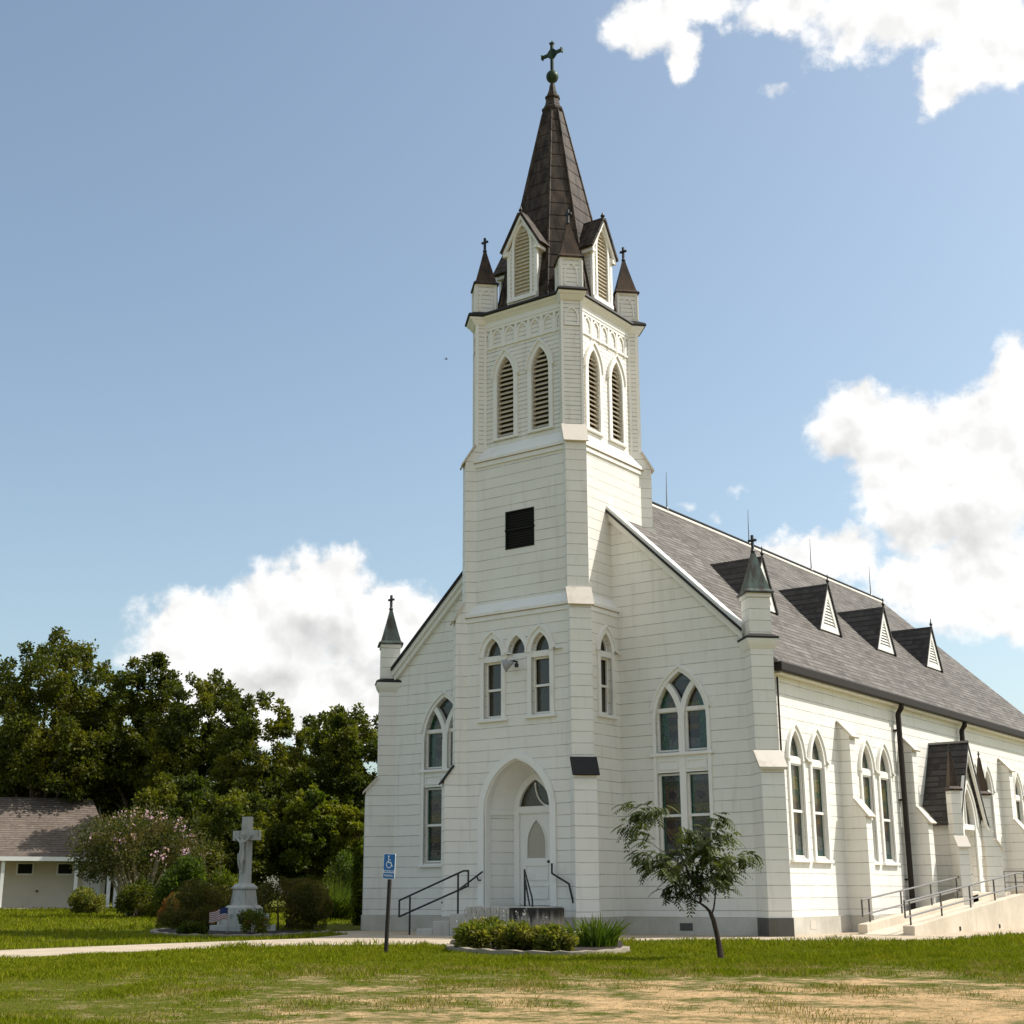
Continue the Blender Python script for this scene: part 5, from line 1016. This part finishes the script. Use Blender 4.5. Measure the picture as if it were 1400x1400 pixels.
def skinned(name, verts, edges, radii, m, parent, root=0, sub=2, Mx=None):
    me = bpy.data.meshes.new(name); me.from_pydata(verts, edges, []); me.update(); o = bpy.data.objects.new(name, me); COL.objects.link(o); o.parent = parent
    if Mx is not None: o.matrix_local = Mx
    sk = o.modifiers.new('skin', 'SKIN'); sk.use_smooth_shade = True; sv = me.skin_vertices[0].data
    for i, r in enumerate(radii): sv[i].radius = r if isinstance(r, tuple) else (r, r); sv[i].use_root = (i == root)
    ss = o.modifiers.new('subsurf', 'SUBSURF'); ss.levels = sub; ss.render_levels = sub; me.materials.append(m); return o
# the figure: arms raised to the bar, head dropped to one side, knees bent, feet together
fv = [(0, 0, 0), (0, 0, .10), (0, -.005, .20), (0, 0, .29), (.02, -.02, .35), (.03, -.035, .41), (.03, -.03, .46),
      (.085, 0, .285), (.17, .02, .35), (.26, .03, .425), (.30, .03, .445), (-.085, 0, .285), (-.17, .02, .35), (-.26, .03, .425), (-.30, .03, .445),
      (.045, -.01, -.05), (.05, -.05, -.22), (.03, .0, -.40), (.02, -.03, -.46), (-.045, -.01, -.05), (-.04, -.05, -.22), (-.01, -.005, -.40), (-.005, -.035, -.46)]
fe = [(0,1),(1,2),(2,3),(3,4),(4,5),(5,6),(3,7),(7,8),(8,9),(9,10),(3,11),(11,12),(12,13),(13,14),(0,15),(15,16),(16,17),(17,18),(0,19),(19,20),(20,21),(21,22)]
frad = [(.062,.05),(.056,.042),(.07,.05),(.06,.042),.026,(.042,.045),(.03,.03), .032,.026,.02,.016,.032,.026,.02,.016,(.05,.046),.036,.024,.018,(.05,.046),.036,.024,.018]
fig = skinned('figure', fv, fe, frad, M['granite'], t, 0, 2, Matrix.Translation((0, -.155, 1.83)))
mb = MB(); mb.rings([[(.075*k*math.cos(2*PI*i/12), .062*k*math.sin(2*PI*i/12)-.0, z) for i in range(12)] for k, z in ((1.0, .03), (1.06, -.03), (1.15, -.10), (1.1, -.15))]); mb.tube([(-.08, -.02, .0), (-.10, -.02, -.06), (-.095, -.02, -.16)], [.03, .025, .012], 6); mb.build('loincloth', M['granite'], fig)
mb = MB(); mb.lathe([(.02, .0), (.05, .012), (.055, .03), (.03, .045), (.0, .05)], (.03, -.03, .435), 10); mb.build('hair', M['granite'], fig)
# bed: soil, edging, rose bush, flags, wreath
bc = Vector(near(332, 35.0)); f2 = Vector((FWD.x, FWD.y, 0)).normalized(); r2 = Vector((RIGHT.x, RIGHT.y, 0)).normalized()
ell = []
for i in range(41): a = -PI*1.08+PI*1.16*i/40; p = bc+r2*(2.05*math.cos(a))+f2*(2.9*math.sin(a)); p.z = ground_z(p.x, p.y)-.02; ell.append(p)
o = curb_along(ell, .07, .075).build('bed_edging', M['edging'], bevel=.01); tag(o, 'pale concrete edging in a half ring round the cross bed', 'edging')
poly = [(p.x, p.y) for p in ell]
mb = MB(); mb.prism(poly, lambda p, q, t_: (p, q, ground_z(p, q)+t_), -.08, .035); structure(mb.build('bed_soil', M['mulch']))
tb, C, R = bush('rose_bush', 345, 32.9, .62, 52, M['vine_leaf'], 2600, .055, 'small rose bush with a few red blooms before the stone cross', 'bush', seed=51, shell=.2, nclump=12)
Pp = np.concatenate([C[rg.integers(0, len(C))]+np.array([0, 0, .08])+rg.normal(size=(14, 3))*.03 for _ in range(9)]); V, F = leaf_quads(Pp, .05, .9); np_mesh('blossoms', V, F, M['red'], tb)
def flag(px, D, H, label, rz):
    t = thing('small_flag', label, 'flag', near(px, D), rz); mb = MB(); mb.tube([(0, 0, -.1), (0, 0, H)], .008, 6); mb.build('stick', M['bark_pale'], t)
    nx, nz = 14, 13; V = []; 
    for j in range(nz+1):
        for i in range(nx+1): u = i/nx; v = j/nz; V.append((-.46*u, .035*math.sin(u*9)*u, H-.02-.26*v-.10*u*u+.02*math.sin(u*7)))
    F = [(j*(nx+1)+i, j*(nx+1)+i+1, (j+1)*(nx+1)+i+1, (j+1)*(nx+1)+i) for j in range(nz) for i in range(nx)]
    me = bpy.data.meshes.new('cloth'); me.from_pydata(V, [], F); me.update()
    for m_ in (M['flagred'], M['flagwhite'], M['flagblue']): me.materials.append(m_)
    for k, p in enumerate(me.polygons): j, i = divmod(k, nx); p.material_index = 2 if (j < 7 and i < 6) else j % 2
    o = bpy.data.objects.new('cloth', me); COL.objects.link(o); o.parent = t
M['flagred'] = mat('flag_red', (.22, .035, .035), .8); M['flagwhite'] = mat('flag_white', (.50, .48, .45), .8); M['flagblue'] = mat('flag_blue', (.02, .03, .10), .8)
flag(311, 33.2, .62, 'small striped flag drooping from a stick, left of the stone cross', math.radians(25))

# ------------------------------------------------------------------ small house at the left
hp = Vector(near(60, 70)); ang = math.atan2(RIGHT.y, RIGHT.x)+math.radians(26)
H_ = thing('small_house', 'low white house with grey shingle roof and a post porch at the left edge', 'house', hp, ang)
M['houseroof'] = shingle('brown_house_shingle', (.120, .092, .072), (.190, .153, .124), .18, .4, False, .03); M['cream'] = paint('cream_house_paint', (.66, .58, .45), .6, .3); K = 27.9
wl, wr, dp, eh = -9.0, 3.1, 6.5, 2.62
def hb(a, b, name, m, **k): return MB().box(a, b).build(name, m, H_, **k)
mb = MB(); y0 = 1.6
mb.add([(wl, y0, 0), (wr, y0, 0), (wr, y0, eh), (wl, y0, eh), (wl, y0+dp, 0), (wr, y0+dp, 0), (wr, y0+dp, eh), (wl, y0+dp, eh), (wr, y0+dp/2, eh+2.7), (wl, y0+dp/2, eh+2.7)], [(0, 1, 2, 3), (1, 5, 6, 8, 2), (5, 4, 7, 6), (4, 0, 3, 9, 7)]); mb.build('wall', M['cream'], H_)
mb = MB()
for sy in (0, 1):
    ye = y0-.35 if sy == 0 else y0+dp+.35; ym = y0+dp/2; s = [(wl-.3, ye, eh-.02), (wr+.35, ye, eh-.02), (wr+.35-.75, ym, eh+2.98), (wl-.3, ym, eh+2.98)]
    mb.add(s+[(x, y, z-.12) for x, y, z in s], [(0, 1, 2, 3), (7, 6, 5, 4), (0, 4, 5, 1), (1, 5, 6, 2), (2, 6, 7, 3), (3, 7, 4, 0)])
mb.build('roof', M['houseroof'], H_)
mb = MB(); s = [(wl-.3, -.35, eh-.20), (wr+.6, -.35, eh-.20), (wr+.35, y0-.3, eh+.14), (wl-.3, y0-.3, eh+.14)]; mb.add(s+[(x, y, z-.10) for x, y, z in s], [(0, 1, 2, 3), (7, 6, 5, 4), (0, 4, 5, 1), (1, 5, 6, 2), (2, 6, 7, 3), (3, 7, 4, 0)]); mb.build('porch_roof', M['houseroof'], H_)
hb((wl-.3, -.42, eh-.36), (wr+.6, -.30, eh-.16), 'porch_fascia', M['trim'])
for x in (-7.4, -2.1, 1.35, 2.95, 3.3): hb((x-.08, -.28, 0), (x+.08, -.12, eh-.3), 'post', M['trim'])
for x in (-.85, 1.08, -4.6):
    w_ = hb((x-.42, y0-.05, 1.62), (x+.42, y0+.02, 2.22), 'window', M['trim']); MB().box((x-.34, y0-.06, 1.69), (x+.34, y0-.045, 2.15)).build('pane', M['screen'], w_)
dr = hb((2.0, y0-.05, .05), (2.85, y0+.02, 2.1), 'door', M['trim']); MB().box((2.28, y0-.06, 1.45), (2.56, y0-.045, 1.9)).build('pane', M['screen'], dr); MB().lathe([(.03, 0), (.04, .04), (.02, .07)], (0, 0, 0), 8).build('knob', M['iron'], dr, Mx=Matrix.Translation((2.10, y0-.05, 1.0)) @ Matrix.Rotation(PI/2, 4, 'X'))
MB().lathe([(.05, 0), (.06, .05), (.03, .12)], (0, 0, 0), 8).build('tap', M['iron'], H_, Mx=Matrix.Translation((-.2, y0-.02, .85)) @ Matrix.Rotation(PI/2, 4, 'X'))
hb((wl-.2, -.7, -.1), (2.6, y0, .06), 'porch_slab', M['concrete'])
# a bird high on the left
bp = CAM+(FWD+RIGHT*((610-700)/1890.04)+UPV*((700-491)/1890.04))*42
o = skinned('bird', [(0, 0, 0), (.10, 0, .01), (.15, 0, .02), (-.09, 0, 0), (-.17, 0, 0), (.02, .12, .06), (-.03, .26, .04), (.02, -.12, .06), (-.03, -.26, .04)], [(0, 1), (1, 2), (0, 3), (3, 4), (0, 5), (5, 6), (0, 7), (7, 8)], [(.04, .035), .028, .010, .022, (.03, .006), (.035, .008), (.012, .004), (.035, .008), (.012, .004)], M['iron'], None, 0, 1)
o.location = bp; o.rotation_euler = (0, 0, .6); o.scale = (.4, .4, .4); tag(o, 'tiny dark bird flying left of the belfry', 'bird')

# ------------------------------------------------------------------ grass: blades over the lawn
def inside(px, py, poly):
    c = np.zeros(len(px), bool); n = len(poly); j = n-1
    for i in range(n):
        xi, yi = poly[i]; xj, yj = poly[j]; c ^= ((yi > py) != (yj > py)) & (px < (xj-xi)*(py-yi)/(yj-yi+1e-12)+xi); j = i
    return c
def blade_mat():
    m = mat('grass_blades', (.1, .1, .05), .7, .05); n = NT(m); p, D, dry, nb, nm, nf = dry_nodes(n); rnd = n.nd('ShaderNodeNewGeometry').outputs['Random Per Island']
    g = n.mix(rnd, (.085, .115, .003), (.230, .250, .010)); g = n.mix(n.mr(nm, .45, .68, 0, .6), g, (.29, .255, .022))
    s = n.mix(rnd, (.20, .17, .05), (.36, .28, .12)); c = n.mix(n.mr(dry, .14, .46), g, s); n.col(c)
    tr = n.nd('ShaderNodeBsdfTranslucent'); bc = n.mix(1.0, c, (1.3, 1.4, .6), 'MULTIPLY'); n.L.new(bc, tr.inputs[0]); mx = n.nd('ShaderNodeMixShader'); mx.inputs[0].default_value = .24; n.L.new(n.b.outputs[0], mx.inputs[1]); n.L.new(tr.outputs[0], mx.inputs[2]); n.L.new(mx.outputs[0], n.N['Material Output'].inputs['Surface']); return m
M['blades'] = blade_mat()
def grass(n, D0, D1, hmin, hmax, seed, name='grass'):
    rg = np.random.default_rng(seed); D = D0*(D1/D0)**rg.random(n); lim = .47*D; l = rg.uniform(-1, 1, n)*lim
    # tufts: pull blades together in little bunches
    X = CAM.x+f2.x*D+r2.x*l; Y = CAM.y+f2.y*D+r2.y*l
    ok = ~inside(X, Y, walk_poly) & ~inside(X, Y, bed) & ~inside(X, Y, poly) & ~((X > -6) & (X < 6) & (Y > -.05))
    cell = (np.sin(X*1.9+1.3*np.sin(Y*1.1))+np.sin(Y*2.3+1.7*np.sin(X*.8))+np.sin(X*5.1+Y*3.7)*.7)
    zz = np.clip((D+.9*np.sin(l*.9+1)+.6*np.sin(l*2.3)+.5*np.clip(cell, -1.5, 1.5)-13.8)/4.2, 0, 1); zz = zz*zz*(3-2*zz); lw = np.clip((l+4.2+.8*np.sin(D*1.7))/3.5, 0, 1); bare = (1-zz)*lw; keep = (1-bare)*np.where(D < 17, .62+.22*np.clip(cell, -1, 1.5), 1.0)+bare*(.03+.13*np.clip(cell, 0, 2.7)); keep = np.where((D < 12) & (l > -1.5), keep*.45, keep); ok &= rg.random(n) < keep
    X, Y, D, cell = X[ok], Y[ok], D[ok], cell[ok]; n = len(X); Z = .3*(1-np.exp(np.minimum(0, (X+5))/15.0)); near_ = np.clip((np.abs(X)+np.abs(Y))/60, 0, 1); Z = Z+.015*np.sin(X*.9+Y*.4)*np.cos(Y*.7)*(1-near_)*(Y < -9)
    h = rg.uniform(hmin, hmax, n)*(1+.30*np.clip(cell, -1, 2))*np.where(D < 16.5, .62, 1.0); wd = .0034*(D/12)*rg.uniform(.7, 1.4, n); a = rg.uniform(0, 2*PI, n); ln = rg.uniform(.1, .85, n)*h; la = rg.uniform(0, 2*PI, n)
    B = np.stack([X, Y, Z-.01], 1); s = np.stack([np.cos(a)*wd, np.sin(a)*wd, np.zeros(n)], 1); m = B+np.stack([np.cos(la)*ln*.35, np.sin(la)*ln*.35, h*.6], 1); tp = B+np.stack([np.cos(la)*ln, np.sin(la)*ln, h], 1)
    V = np.stack([B-s, B+s, m+s*.75, tp, m-s*.75], 1).reshape(-1, 3); i = np.arange(n)*5; F = np.concatenate([np.stack([i, i+1, i+2, i+4], 1), np.stack([i+4, i+2, i+3, i+3], 1)]) if False else np.stack([i, i+1, i+2, i+3, i+4], 1)
    o = np_mesh(name, V, F, M['blades']); o['kind'] = 'stuff'; return o
grass(395000, 8.5, 25, .025, .062, 61); grass(145000, 24, 75, .05, .10, 62)
